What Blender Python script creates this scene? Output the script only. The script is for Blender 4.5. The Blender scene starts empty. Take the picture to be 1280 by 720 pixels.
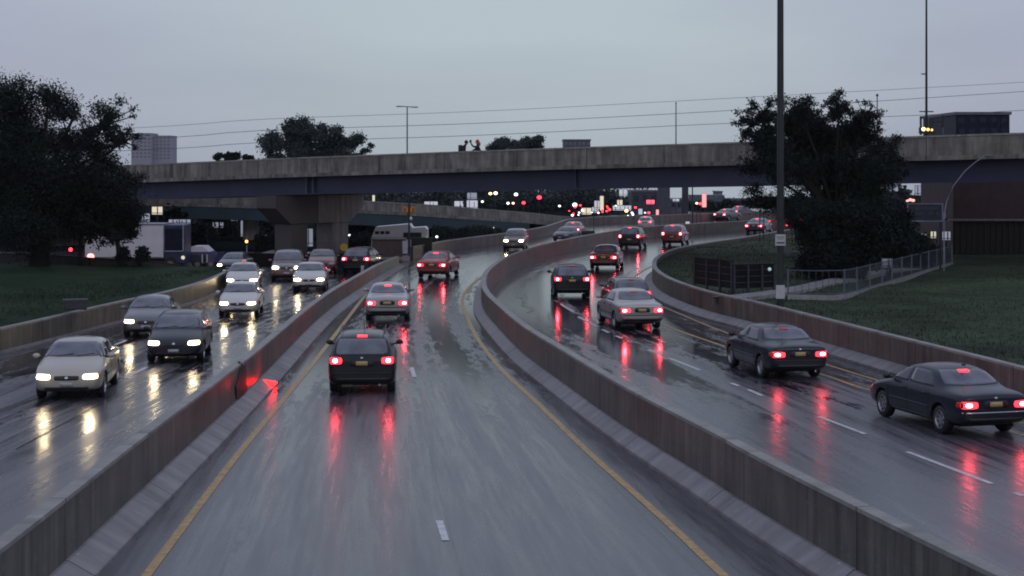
import bpy, bmesh, math, random
import numpy as np
from mathutils import Vector, Matrix
from mathutils.bvhtree import BVHTree
from mathutils.geometry import tessellate_polygon

random.seed(7); np.random.seed(7)
sc = bpy.context.scene
COL = sc.collection
R = math.radians
F, HC, HZ = 2100.0, 5.85, 213.0          # focal length in px of the 1280 frame, eye height, horizon row

def G(px, py, z=0.0):
    Y = F*(HC-z)/(py-HZ)
    return ((px-640)/F*Y, Y)
def P(px, py, Y):
    return ((px-640)/F*Y, Y, HC-(py-HZ)/F*Y)

# ------------------------------------------------------------------ materials
MATS = {}
def nodes(name):
    m = bpy.data.materials.new(name); m.use_nodes = True
    nt = m.node_tree; b = nt.nodes['Principled BSDF']
    return m, nt, b
def N(nt, t, **kw):
    n = nt.nodes.new(t)
    for k, v in kw.items():
        if k.startswith('i_'):
            key = k[2:]
            n.inputs[int(key) if key.isdigit() else key.replace('_', ' ')].default_value = v
        else: setattr(n, k, v)
    return n
def ramp(nt, stops):
    r = N(nt, 'ShaderNodeValToRGB'); e = r.color_ramp.elements
    while len(e) < len(stops): e.new(0.5)
    for i, (p, c) in enumerate(stops):
        e[i].position = p
        e[i].color = (c, c, c, 1) if isinstance(c, (int, float)) else (*c, 1)
    return r
def L(nt, a, b): nt.links.new(a, b)
def simple(name, col, rough=.5, metal=0., var=.25, scale=3., spec=.5, coat=0., emit=None, es=0., bump=0., coord='Object'):
    if name in MATS: return MATS[name]
    m, nt, b = nodes(name)
    tc = N(nt, 'ShaderNodeTexCoord')
    no = N(nt, 'ShaderNodeTexNoise', i_Scale=scale, i_Detail=6.)
    L(nt, tc.outputs[coord], no.inputs['Vector'])
    c = np.array(col)
    r = ramp(nt, [(.3, tuple(c*(1-var))), (.7, tuple(np.minimum(c*(1+var), 1)))])
    L(nt, no.outputs['Fac'], r.inputs['Fac']); L(nt, r.outputs['Color'], b.inputs['Base Color'])
    b.inputs['Roughness'].default_value = rough; b.inputs['Metallic'].default_value = metal
    b.inputs['Specular IOR Level'].default_value = spec
    b.inputs['Coat Weight'].default_value = coat; b.inputs['Coat Roughness'].default_value = .06
    if emit:
        b.inputs['Emission Color'].default_value = (*emit, 1); b.inputs['Emission Strength'].default_value = es
    if bump:
        bp = N(nt, 'ShaderNodeBump', i_Strength=bump, i_Distance=.02)
        L(nt, no.outputs['Fac'], bp.inputs['Height']); L(nt, bp.outputs['Normal'], b.inputs['Normal'])
    MATS[name] = m
    return m
def lamp_mat(name, col, strength, base=None):
    if name in MATS: return MATS[name]
    m, nt, b = nodes(name)
    b.inputs['Base Color'].default_value = (*(base or tuple(c*.4 for c in col)), 1)
    b.inputs['Roughness'].default_value = .15
    b.inputs['Emission Color'].default_value = (*col, 1); b.inputs['Emission Strength'].default_value = strength
    MATS[name] = m
    return m

def asphalt(name, seed=0., near=0.):
    m, nt, b = nodes(name)
    uv = N(nt, 'ShaderNodeUVMap', uv_map='uv')
    def noise(sx, sy, sc_, det=5., off=0., rough=.55):
        mp = N(nt, 'ShaderNodeMapping'); mp.inputs['Scale'].default_value = (sx, sy, 1)
        mp.inputs['Location'].default_value = (seed+off, seed*1.7+off, seed)
        L(nt, uv.outputs['UV'], mp.inputs['Vector'])
        n = N(nt, 'ShaderNodeTexNoise', i_Scale=sc_, i_Detail=det, i_Roughness=rough)
        L(nt, mp.outputs['Vector'], n.inputs['Vector'])
        return n.outputs['Fac']
    streak = noise(1.6, .045, 1., 6.)          # long bands along the wheel paths
    fine = noise(7., .35, 1., 4., 3.)
    patch = noise(1.0, .55, .9, 7., 9., .62)    # puddles
    grit = noise(14., 14., 3., 3., 1.)
    sepv = N(nt, 'ShaderNodeSeparateXYZ'); L(nt, uv.outputs['UV'], sepv.inputs[0])
    def window(v0, v1, a_, b_):
        w_ = N(nt, 'ShaderNodeMapRange', interpolation_type='SMOOTHSTEP'); L(nt, sepv.outputs[1], w_.inputs[0])
        for k_, x_ in zip((1, 2, 3, 4), (v0, v1, a_, b_)): w_.inputs[k_].default_value = x_
        return w_.outputs[0]
    # dark soaked patches where water stands in the wheel paths
    gate = noise(.62, .022, 1., 3., 21.); blob = noise(2.6, .62, 1., 10., 9., .80)
    mul = N(nt, 'ShaderNodeMath', operation='MULTIPLY_ADD', i_1=.55); L(nt, gate, mul.inputs[0])
    mb = N(nt, 'ShaderNodeMath', operation='MULTIPLY', i_1=.62); L(nt, blob, mb.inputs[0]); L(nt, mb.outputs[0], mul.inputs[2])
    wn = N(nt, 'ShaderNodeMath', operation='ADD'); L(nt, mul.outputs[0], wn.inputs[0])
    L(nt, window(28., 47., -.13, near), wn.inputs[1])
    pm = ramp(nt, [(.588, 0.), (.625, .97)]); L(nt, wn.outputs[0], pm.inputs['Fac'])
    colr = ramp(nt, [(.32, (.030, .030, .040)), (.5, (.084, .083, .098)), (.68, (.160, .156, .174))])
    mix0 = N(nt, 'ShaderNodeMix', data_type='FLOAT', i_0=.42); L(nt, streak, mix0.inputs[2]); L(nt, fine, mix0.inputs[3])
    gm = N(nt, 'ShaderNodeMath', operation='MULTIPLY_ADD', i_1=.22, i_2=-.11); L(nt, noise(9., 5., 3., 6., 2., .8), gm.inputs[0])
    ga = N(nt, 'ShaderNodeMath', operation='ADD'); L(nt, mix0.outputs[0], ga.inputs[0]); L(nt, gm.outputs[0], ga.inputs[1])
    su = N(nt, 'ShaderNodeMath', operation='PINGPONG', i_1=1.85); L(nt, sepv.outputs[0], su.inputs[0])
    sl = N(nt, 'ShaderNodeMath', operation='LESS_THAN', i_1=.022); L(nt, su.outputs[0], sl.inputs[0])
    sv = N(nt, 'ShaderNodeMath', operation='PINGPONG', i_1=7.5); L(nt, sepv.outputs[1], sv.inputs[0])
    sk = N(nt, 'ShaderNodeMath', operation='LESS_THAN', i_1=.03); L(nt, sv.outputs[0], sk.inputs[0])
    sm2 = N(nt, 'ShaderNodeMath', operation='MAXIMUM'); L(nt, sl.outputs[0], sm2.inputs[0]); L(nt, sk.outputs[0], sm2.inputs[1])
    sd2 = N(nt, 'ShaderNodeMath', operation='MULTIPLY_ADD', i_1=-.10); L(nt, sm2.outputs[0], sd2.inputs[0]); L(nt, ga.outputs[0], sd2.inputs[2])
    L(nt, sd2.outputs[0], colr.inputs['Fac'])
    mc = N(nt, 'ShaderNodeMix', data_type='RGBA'); L(nt, pm.outputs['Color'], mc.inputs[0])
    L(nt, colr.outputs['Color'], mc.inputs[6]); mc.inputs[7].default_value = (.016, .016, .024, 1)
    L(nt, mc.outputs[2], b.inputs['Base Color'])
    rr = ramp(nt, [(.34, .15), (.5, .29), (.66, .46)]); L(nt, mix0.outputs[0], rr.inputs['Fac'])
    fl_ = N(nt, 'ShaderNodeMath', operation='MULTIPLY'); L(nt, rr.outputs['Color'], fl_.inputs[0]); L(nt, window(76., 119., 1., .42), fl_.inputs[1])
    rm = N(nt, 'ShaderNodeMix', data_type='FLOAT'); L(nt, pm.outputs['Color'], rm.inputs[0])
    L(nt, fl_.outputs[0], rm.inputs[2]); rm.inputs[3].default_value = .115
    L(nt, rm.outputs[0], b.inputs['Roughness'])
    sm_ = N(nt, 'ShaderNodeMix', data_type='FLOAT'); L(nt, pm.outputs['Color'], sm_.inputs[0]); sm_.inputs[2].default_value = .8; sm_.inputs[3].default_value = .22
    L(nt, sm_.outputs[0], b.inputs['Specular IOR Level'])
    inv = N(nt, 'ShaderNodeMath', operation='MULTIPLY_ADD', i_1=-.85, i_2=1.); L(nt, pm.outputs['Color'], inv.inputs[0])
    bs = N(nt, 'ShaderNodeMath', operation='MULTIPLY', i_1=.09); L(nt, inv.outputs[0], bs.inputs[0])
    bp = N(nt, 'ShaderNodeBump', i_Distance=.012); bw = N(nt, 'ShaderNodeMath', operation='MULTIPLY'); L(nt, bs.outputs[0], bw.inputs[0]); L(nt, window(39., 89., 1., .06), bw.inputs[1]); L(nt, bw.outputs[0], bp.inputs['Strength'])
    L(nt, grit, bp.inputs['Height']); L(nt, bp.outputs['Normal'], b.inputs['Normal'])
    return m

def concrete(name, c0, c1, joint=6., seed=0., rough=.55, streak=1.):
    """uv: u = metres along, v = metres up"""
    m, nt, b = nodes(name)
    uv = N(nt, 'ShaderNodeUVMap', uv_map='uv')
    def noise(sx, sy, det=6., off=0., rg=.6):
        mp = N(nt, 'ShaderNodeMapping'); mp.inputs['Scale'].default_value = (sx, sy, 1)
        mp.inputs['Location'].default_value = (seed+off, seed+off*.3, seed)
        L(nt, uv.outputs['UV'], mp.inputs['Vector'])
        n = N(nt, 'ShaderNodeTexNoise', i_Scale=1., i_Detail=det, i_Roughness=rg)
        L(nt, mp.outputs['Vector'], n.inputs['Vector']); return n.outputs['Fac']
    st = noise(5.*streak, .35, 6., 0.); bl = noise(.35, .8, 4., 5.); fi = noise(22., 22., 3., 2.)
    a = N(nt, 'ShaderNodeMath', operation='MULTIPLY_ADD', i_1=.62); L(nt, st, a.inputs[0])
    a2 = N(nt, 'ShaderNodeMath', operation='MULTIPLY', i_1=.38); L(nt, bl, a2.inputs[0]); L(nt, a2.outputs[0], a.inputs[2])
    r0 = ramp(nt, [(.34, c0), (.50, tuple((np.array(c0)+np.array(c1))/2)), (.62, c1)])
    L(nt, a.outputs[0], r0.inputs['Fac'])
    ch = noise(3.2, 4.5, 8., 31., .75); cm_ = ramp(nt, [(.60, 0.), (.66, .7)]); L(nt, ch, cm_.inputs['Fac'])
    r1 = N(nt, 'ShaderNodeMix', data_type='RGBA'); L(nt, cm_.outputs['Color'], r1.inputs[0]); L(nt, r0.outputs['Color'], r1.inputs[6]); r1.inputs[7].default_value = (*(np.array(c1)*1.35), 1)
    ru = noise(1.3, .10, 5., 47., .7); rum = ramp(nt, [(.54, 0.), (.68, .85)]); L(nt, ru, rum.inputs['Fac'])
    r = N(nt, 'ShaderNodeMix', data_type='RGBA'); L(nt, rum.outputs['Color'], r.inputs[0]); L(nt, r1.outputs[2], r.inputs[6]); r.inputs[7].default_value = (*(np.array(c0)*.7), 1)
    # joints
    sp = N(nt, 'ShaderNodeSeparateXYZ'); L(nt, uv.outputs['UV'], sp.inputs[0])
    md = N(nt, 'ShaderNodeMath', operation='MODULO', i_1=joint); L(nt, sp.outputs[0], md.inputs[0])
    lt = N(nt, 'ShaderNodeMath', operation='LESS_THAN', i_1=.05); L(nt, md.outputs[0], lt.inputs[0])
    mj = N(nt, 'ShaderNodeMix', data_type='RGBA'); L(nt, lt.outputs[0], mj.inputs[0])
    L(nt, r.outputs[2], mj.inputs[6]); mj.inputs[7].default_value = (c0[0]*.4, c0[1]*.4, c0[2]*.4, 1)
    L(nt, mj.outputs[2], b.inputs['Base Color'])
    b.inputs['Roughness'].default_value = rough
    bp = N(nt, 'ShaderNodeBump', i_Strength=.35, i_Distance=.01); L(nt, fi, bp.inputs['Height']); L(nt, bp.outputs['Normal'], b.inputs['Normal'])
    MATS[name] = m
    return m

def paint(name, col, metal=0., rough=.3, coat=.8):
    """wet car paint with road film rising from the sills"""
    if name in MATS: return MATS[name]
    m, nt, b = nodes(name)
    tc = N(nt, 'ShaderNodeTexCoord'); sp = N(nt, 'ShaderNodeSeparateXYZ'); L(nt, tc.outputs['Object'], sp.inputs[0])
    no = N(nt, 'ShaderNodeTexNoise', i_Scale=2.2, i_Detail=6.); L(nt, tc.outputs['Object'], no.inputs['Vector'])
    ad = N(nt, 'ShaderNodeMath', operation='MULTIPLY_ADD', i_1=.5); L(nt, no.outputs['Fac'], ad.inputs[0]); L(nt, sp.outputs[2], ad.inputs[2])
    r = ramp(nt, [(.35, .75), (.85, 0.)]); L(nt, ad.outputs[0], r.inputs['Fac'])
    mx = N(nt, 'ShaderNodeMix', data_type='RGBA'); L(nt, r.outputs['Color'], mx.inputs[0])
    mx.inputs[6].default_value = (*col, 1); mx.inputs[7].default_value = (.022, .021, .023, 1)
    L(nt, mx.outputs[2], b.inputs['Base Color'])
    dr = N(nt, 'ShaderNodeTexNoise', i_Scale=60., i_Detail=2.); L(nt, tc.outputs['Object'], dr.inputs['Vector'])
    bp = N(nt, 'ShaderNodeBump', i_Strength=.12, i_Distance=.004); L(nt, dr.outputs['Fac'], bp.inputs['Height']); L(nt, bp.outputs['Normal'], b.inputs['Normal'])
    b.inputs['Metallic'].default_value = metal; b.inputs['Roughness'].default_value = rough
    if max(col) < .07: coat = .35; b.inputs['Specular IOR Level'].default_value = .25
    b.inputs['Coat Weight'].default_value = coat; b.inputs['Coat Roughness'].default_value = .08
    MATS[name] = m
    return m

def foliage(name, c0, c1):
    m, nt, b = nodes(name)
    tc = N(nt, 'ShaderNodeTexCoord')
    no = N(nt, 'ShaderNodeTexNoise', i_Scale=.55, i_Detail=3.); L(nt, tc.outputs['Object'], no.inputs['Vector'])
    r = ramp(nt, [(.35, c0), (.68, c1)]); L(nt, no.outputs['Fac'], r.inputs['Fac'])
    L(nt, r.outputs['Color'], b.inputs['Base Color']); b.inputs['Roughness'].default_value = .6
    b.inputs['Specular IOR Level'].default_value = .2
    MATS[name] = m
    return m

M = {}
M['asphalt_mid'] = asphalt('wet asphalt middle', 0., .045)
M['asphalt_right'] = asphalt('wet asphalt right', 13.3, .058)
M['asphalt_left'] = asphalt('wet asphalt left', 31.7, .02)
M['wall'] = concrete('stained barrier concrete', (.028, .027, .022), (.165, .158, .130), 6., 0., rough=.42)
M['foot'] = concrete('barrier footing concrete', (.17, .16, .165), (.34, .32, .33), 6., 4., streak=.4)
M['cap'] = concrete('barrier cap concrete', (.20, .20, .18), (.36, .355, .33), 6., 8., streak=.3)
M['parapet'] = concrete('parapet concrete', (.070, .066, .058), (.285, .268, .238), 5.2, 2., streak=.55)
M['pier'] = concrete('pier concrete', (.17, .15, .15), (.36, .33, .32), 50., 6., streak=.5)
M['girder'] = simple('painted steel girder', (.036, .043, .092), .45, 0., .18, .8)
M['girder2'] = simple('teal steel girder', (.022, .045, .062), .5, 0., .2, .8)
M['rust_wall'] = concrete('reddish concrete', (.075, .062, .058), (.19, .160, .148), 4., 3.)
M['yellow'] = simple('worn yellow road paint', (.48, .30, .10), .42, 0., .35, 6.)
M['white'] = simple('worn white road paint', (.62, .62, .64), .42, 0., .25, 6.)
M['blackwall'] = simple('dark stained wall', (.007, .0065, .009), .6, 0., .4, 2., spec=.15)
M['path'] = simple('pale concrete path', (.30, .29, .29), .4, 0., .25, 2.)
M['bark'] = simple('dark bark', (.014, .012, .012), .8, 0., .4, 8., bump=.5)
M['rubber'] = simple('tyre rubber', (.016, .016, .017), .55, 0., .2, 20.)
M['rim'] = simple('alloy rim', (.42, .42, .45), .28, .85, .12, 12.)
M['trim'] = simple('black trim', (.014, .014, .016), .4, 0., .2, 12.)
M['arch'] = simple('wheel arch liner', (.006, .006, .007), .8, 0., .2, 12.)
M['glass'] = simple('wet car glass', (.120, .128, .165), .08, 0., .35, 2.5, spec=.9)  # wet glass; base also lightened for the sky it reflects
M['glass_side'] = simple('dark side glass', (.045, .05, .066), .06, 0., .4, 2.5, spec=.8)  # base lightened to stand in for reflected sky
M['chrome'] = simple('chrome', (.6, .6, .62), .15, 1., .1, 10.)
M['plate_y'] = simple('tan licence plate', (.50, .36, .16), .4, 0., .15, 30.)
M['plate_w'] = simple('pale licence plate', (.42, .42, .46), .4, 0., .15, 30.)
M['darkmetal'] = simple('dark painted metal', (.020, .028, .030), .45, .3, .25, 6.)
M['greymetal'] = simple('grey galvanised metal', (.16, .17, .19), .4, .6, .2, 6.)
M['leaf_dark'] = foliage('dark leaves', (.005, .009, .009), (.017, .026, .020))
M['leaf_mid'] = foliage('mid leaves', (.016, .026, .022), (.045, .060, .048))
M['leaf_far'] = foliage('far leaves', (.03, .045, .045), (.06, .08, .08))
M['offwhite'] = simple('off white panel', (.72, .70, .74), .35, 0., .06, 1.5)
M['wood'] = simple('dark brown boards', (.065, .038, .034), .55, 0., .35, 5.)
RED = (1., .022, .035)
M['tail'] = lamp_mat('red lamp lens lit', RED, 5.0, (.3, .01, .01))
M['tail_off'] = lamp_mat('red lamp lens', RED, .12, (.25, .012, .012))
M['amber_off'] = lamp_mat('amber lens', (1., .35, .08), .10, (.35, .12, .02))
M['bulb'] = lamp_mat('red lamp core', (1., .07, .10), 72.)
M['bulb_dim'] = lamp_mat('red lamp core dim', (1., .06, .08), 22.)
M['head'] = lamp_mat('headlamp lens', (1., .80, .50), 9., (.5, .5, .5))
M['head_off'] = simple('headlamp glass unlit', (.3, .31, .33), .1, 0., .2, 12.)
M['beam'] = lamp_mat('headlamp core', (1., .77, .42), 95.)
M['amber'] = lamp_mat('amber lamp', (1., .42, .08), 7.)
M['flare'] = lamp_mat('red flare glow', (1., .0015, .0015), 60.)
M['white_lit'] = lamp_mat('white lit panel', (.85, .88, 1.), .48)
M['warm_lit'] = lamp_mat('warm lit panel', (1., .88, .66), .68)
M['lampwhite'] = lamp_mat('white street lamp', (.92, 1., .86), 9.)
M['lampred'] = lamp_mat('red signal lamp', (1., .03, .05), 5.)
M['lamppink'] = lamp_mat('pink lit sign', (1., .42, .42), 1.0)
M['lampamber'] = lamp_mat('amber signal lamp', (1., .62, .18), 6.)

# ------------------------------------------------------------------ object helpers
def link(o, parent=None):
    COL.objects.link(o)
    if parent: o.parent = parent
    return o
def tag(o, label=None, cat=None, group=None, kind=None):
    if label: o['label'] = label
    if cat: o['category'] = cat
    if group: o['group'] = group
    if kind: o['kind'] = kind
    return o
def empty(name, loc=(0, 0, 0), rz=0, **kw):
    o = bpy.data.objects.new(name, None); link(o); o.location = loc; o.rotation_euler = (0, 0, rz)
    o.empty_display_size = .2
    return tag(o, **kw)
def copy_tree(o, parent=None):
    c = o.copy(); COL.objects.link(c); c.parent = parent
    for ch in list(o.children): copy_tree(ch, c)
    return c
def override(o, m, slot=0):
    s = o.material_slots[slot]; s.link = 'OBJECT'; s.material = m

class MB:
    """collects faces, links them as one mesh object"""
    def __init__(s): s.v = []; s.f = []; s.mi = []; s.uv = None; s.cur = 0
    def add(s, vs, fs):
        b = len(s.v); s.v += [tuple(v) for v in vs]
        for f in fs: s.f.append(tuple(i+b for i in f)); s.mi.append(s.cur)
    def box(s, c, size, rz=0., bev=0., rx=0.):
        bm = bmesh.new(); bmesh.ops.create_cube(bm, size=1)
        bmesh.ops.scale(bm, vec=size, verts=bm.verts)
        if bev: bmesh.ops.bevel(bm, geom=bm.edges[:], offset=bev, segments=2, affect='EDGES', profile=.5)
        bm.transform(Matrix.Translation(c) @ Matrix.Rotation(rz, 4, 'Z') @ Matrix.Rotation(rx, 4, 'X'))
        bm.verts.index_update()
        s.add([v.co[:] for v in bm.verts], [[v.index for v in f.verts] for f in bm.faces]); bm.free()
        return s
    def tube(s, pts, rad, n=8, cap=True):
        pts = [Vector(p) for p in pts]
        rad = rad if isinstance(rad, (list, tuple)) else [rad]*len(pts)
        rings = []
        up = Vector((0, 0, 1))
        for i, p in enumerate(pts):
            d = (pts[min(i+1, len(pts)-1)]-pts[max(i-1, 0)]).normalized()
            a = d.cross(up if abs(d.z) < .95 else Vector((1, 0, 0))).normalized(); b = d.cross(a)
            rings.append([p+(a*math.cos(t)+b*math.sin(t))*rad[i] for t in [k*2*math.pi/n for k in range(n)]])
        vs = [v for r in rings for v in r]; fs = []
        for i in range(len(pts)-1):
            for k in range(n): fs.append((i*n+k, i*n+(k+1) % n, (i+1)*n+(k+1) % n, (i+1)*n+k))
        if cap: fs += [tuple(range(n))[::-1], tuple(range((len(pts)-1)*n, len(pts)*n))]
        s.add(vs, fs); return s
    def sphere(s, c, r, sc_=(1, 1, 1), u=12, v=8):
        bm = bmesh.new(); bmesh.ops.create_uvsphere(bm, u_segments=u, v_segments=v, radius=r)
        bmesh.ops.scale(bm, vec=sc_, verts=bm.verts); bmesh.ops.translate(bm, vec=c, verts=bm.verts); bm.verts.index_update()
        s.add([x.co[:] for x in bm.verts], [[x.index for x in f.verts] for f in bm.faces]); bm.free(); return s
    def prism(s, outline, y0, y1):
        """outline in (x, z), extruded from y0 to y1"""
        n = len(outline)
        s.add([(x, y0, z) for x, z in outline]+[(x, y1, z) for x, z in outline],
              [tuple(range(n)), tuple(range(2*n-1, n-1, -1))]+[(i, (i+1) % n+0, (i+1) % n+n, i+n)[::-1] for i in range(n)])
        return s
    def build(s, name, mat, parent=None, smooth=False, uvs=None, **kw):
        me = bpy.data.meshes.new(name); me.from_pydata(s.v, [], s.f); me.update()
        for m in (mat if isinstance(mat, (list, tuple)) else [mat]): me.materials.append(m)
        me.polygons.foreach_set('material_index', s.mi)
        if smooth: me.polygons.foreach_set('use_smooth', [True]*len(me.polygons))
        if uvs is not None:
            ul = me.uv_layers.new(name='uv')
            for lp in me.loops: ul.data[lp.index].uv = uvs[lp.vertex_index]
        bm = bmesh.new(); bm.from_mesh(me); bmesh.ops.recalc_face_normals(bm, faces=bm.faces); bm.to_mesh(me); bm.free()
        o = bpy.data.objects.new(name, me); link(o, parent)
        return tag(o, **kw)

def catmull(pts, step=1.0):
    pts = [np.array(p, float) for p in pts]
    pts = [2*pts[0]-pts[1]]+pts+[2*pts[-1]-pts[-2]]
    out = []
    for i in range(1, len(pts)-2):
        p0, p1, p2, p3 = pts[i-1:i+3]
        n = max(2, int(np.linalg.norm(p2-p1)/step))
        for k in range(n):
            t = k/n
            out.append(.5*((2*p1)+(-p0+p2)*t+(2*p0-5*p1+4*p2-p3)*t*t+(-p0+3*p1-3*p2+p3)*t**3))
    out.append(pts[-2])
    return np.array(out)
def resample(c, n):
    d = np.r_[0, np.cumsum(np.linalg.norm(np.diff(c, axis=0), axis=1))]
    t = np.linspace(0, d[-1], n)
    return np.stack([np.interp(t, d, c[:, k]) for k in range(c.shape[1])], 1)
def normals(c):
    d = np.gradient(c[:, :2], axis=0); d /= np.linalg.norm(d, axis=1)[:, None]
    return np.stack([d[:, 1], -d[:, 0]], 1)     # to the right of travel

def sweep(name, curve, section, mat, parent=None, zs=None, smooth=False, closed=True, **kw):
    """section: list of (offset to the right, z); curve Nx2; zs optional base height per point"""
    nr = normals(curve); n = len(curve); k = len(section)
    d = np.r_[0, np.cumsum(np.linalg.norm(np.diff(curve, axis=0), axis=1))]
    per = [0.]
    for (a, b), (c, e) in zip(section, section[1:]): per.append(per[-1]+math.hypot(c-a, e-b))
    vs, uvs = [], []
    for i in range(n):
        zb = 0 if zs is None else zs[i]
        for j, (o, z) in enumerate(section):
            vs.append((curve[i, 0]+nr[i, 0]*o, curve[i, 1]+nr[i, 1]*o, z+zb)); uvs.append((d[i], per[j]))
    fs = []
    for i in range(n-1):
        for j in range(k-1): fs.append((i*k+j, i*k+j+1, (i+1)*k+j+1, (i+1)*k+j))
    if closed: fs += [tuple(range(k)), tuple(range((n-1)*k, n*k))[::-1]]
    m = MB(); m.add(vs, fs)
    return m.build(name, mat, parent, smooth, uvs, **kw)

# ------------------------------------------------------------------ the lines of the roads
A_foot = [(-5.8, 6), (-5.9, 20), (-6.02, 27), (-6.1, 31.6), (-6.38, 44.7), (-6.85, 60), (-7.0, 70), (-6.9, 80), (-6.75, 92), (-6.5, 103)]
A_c = catmull([(x-.53, y) for x, y in A_foot])
B_foot = [(8.6, 6), (7.0, 12), (5.2, 20), (3.79, 27.1), (3.3, 30), (2.10, 36.8), (.986, 44.35), (0, 51.5), (-.80, 59.5), (-1.5, 68), (-1.72, 76), (-1.55, 84), (-.75, 95), (.8, 106), (3.3, 119), (7.3, 134.5), (11.8, 147), (20.3, 160.5), (31, 175), (46, 195), (70, 224)]
B_c = catmull([(x+.45, y) for x, y in B_foot])
E_foot = [(16.8, 6), (14.6, 20), (13.2, 33), (11.96, 42), (10.7, 49.3), (9.9, 54), (8.6, 61.5), (7.45, 67), (6.75, 73), (6.5, 79), (6.75, 86), (7.7, 94.5), (9.7, 104.5), (12.6, 113), (15.9, 121), (19.5, 130.5), (25.0, 144), (34, 160), (47, 178), (76, 206)]
E_c = catmull([(x+.53, y) for x, y in E_foot])
C_foot = [(-22.8, 6), (-20.5, 20), (-18.3, 38), (-16.7, 50), (-15.9, 56.2), (-15, 64.3), (-14.15, 71), (-13.9, 78), (-14.2, 86)]
C_c = catmull([(x-.18, y) for x, y in C_foot])
D_pts = [(-6.5, 110.5), (-4.7, 120), (-2.3, 128.5), (0.2, 137.5), (2.9, 150), (4.6, 163), (6.3, 175), (10, 183), (17, 190), (28, 203), (45, 227), (70, 260)]
D_c = catmull(D_pts)

def strip(name, left, right, mat, z, n=220, cols=10, **kw):
    l = resample(left, n); r = resample(right, n); c = (l+r)/2
    d = np.r_[0, np.cumsum(np.linalg.norm(np.diff(c, axis=0), axis=1))]
    vs, uvs, fs = [], [], []
    for i in range(n):
        w = np.linalg.norm(r[i]-l[i])
        for j in range(cols+1):
            t = j/cols; p = l[i]*(1-t)+r[i]*t
            vs.append((p[0], p[1], z)); uvs.append(((t-.5)*w, d[i]))
    k = cols+1
    for i in range(n-1):
        for j in range(cols): fs.append((i*k+j, i*k+j+1, (i+1)*k+j+1, (i+1)*k+j))
    m = MB(); m.add(vs, fs)
    return m.build(name, mat, None, False, uvs, kind='structure', **kw)

strip('right_road', B_c, E_c, M['asphalt_right'], 0.0)
midL = np.vstack([A_c, catmull([(-6.9, 104), (-6.85, 108)], 1), D_c])
strip('middle_road', midL, B_c, M['asphalt_mid'], 0.0)
leftL = np.vstack([C_c, catmull([(-14.6, 88), (-16.0, 92), (-17.5, 100.6)], 1)])
strip('left_road', leftL, np.vstack([A_c]), M['asphalt_left'], 0.004, 120)

# cross street behind the walls on the left, and far roads
def poly(name, pts, mat, z, uvscale=1., **kw):
    v3 = [Vector((x, y, 0)) for x, y in pts]
    tr = tessellate_polygon([v3])
    m = MB(); m.add([(x, y, z) for x, y in pts], [tuple(t) for t in tr])
    return m.build(name, mat, None, False, [(x*uvscale, y*uvscale) for x, y in pts], kind='structure', **kw)
poly('cross_street', [(-75, 87), (-12, 87), (-6.95, 103), (-6.7, 110), (-5, 120), (-18, 121), (-75, 121)], M['asphalt_left'], -.006)
poly('far_road', [(17, 191), (27, 203), (44, 228), (68, 262), (110, 300), (90, 320), (40, 262), (14, 222), (4, 200), (4, 190)], M['asphalt_mid'], -.004)

# ground: one sheet to the horizon; it falls away beyond the crest
def ground():
    m = MB()
    ys = [-60, 0, 20, 60, 100, 150, 200, 250, 300, 340, 380, 440, 520, 700, 1000, 1600]
    xs = [-1000, -700, -300, -150, -80, -40, 0, 40, 80, 150, 300, 700, 1000]
    def z(x, y): return -.035 if y <= 300 else -.035-(y-300)/64.
    vs = [(x, y, z(x, y)) for y in ys for x in xs]; k = len(xs)
    m.add(vs, [(i*k+j, i*k+j+1, (i+1)*k+j+1, (i+1)*k+j) for i in range(len(ys)-1) for j in range(k-1)])
    return m.build('ground', simple('dark wet ground', (.014, .018, .017), .9, 0., .5, .05, spec=.0), kind='structure')
ground()

# grass banks -------------------------------------------------------
def grass_mat(name, c0, c1):
    m, nt, b = nodes(name)
    tc = N(nt, 'ShaderNodeTexCoord')
    n1 = N(nt, 'ShaderNodeTexNoise', i_Scale=.25, i_Detail=8., i_Roughness=.7); L(nt, tc.outputs['Object'], n1.inputs['Vector'])
    n2 = N(nt, 'ShaderNodeTexNoise', i_Scale=6., i_Detail=4.); L(nt, tc.outputs['Object'], n2.inputs['Vector'])
    mx = N(nt, 'ShaderNodeMix', data_type='FLOAT', i_0=.4); L(nt, n1.outputs['Fac'], mx.inputs[2]); L(nt, n2.outputs['Fac'], mx.inputs[3])
    r = ramp(nt, [(.35, c0), (.5, tuple((np.array(c0)+np.array(c1))/2)), (.66, c1)]); L(nt, mx.outputs[0], r.inputs['Fac'])
    L(nt, r.outputs['Color'], b.inputs['Base Color']); b.inputs['Roughness'].default_value = .75
    b.inputs['Specular IOR Level'].default_value = .04
    bp = N(nt, 'ShaderNodeBump', i_Strength=.8, i_Distance=.08); L(nt, n2.outputs['Fac'], bp.inputs['Height']); L(nt, bp.outputs['Normal'], b.inputs['Normal'])
    return m
M['grass_l'] = grass_mat('dark grass left', (.005, .014, .007), (.045, .076, .040))
M['grass_r'] = grass_mat('wet grass right', (.010, .019, .010), (.088, .112, .066))
M['blade'] = foliage('grass blades', (.012, .024, .012), (.050, .072, .036))

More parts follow.
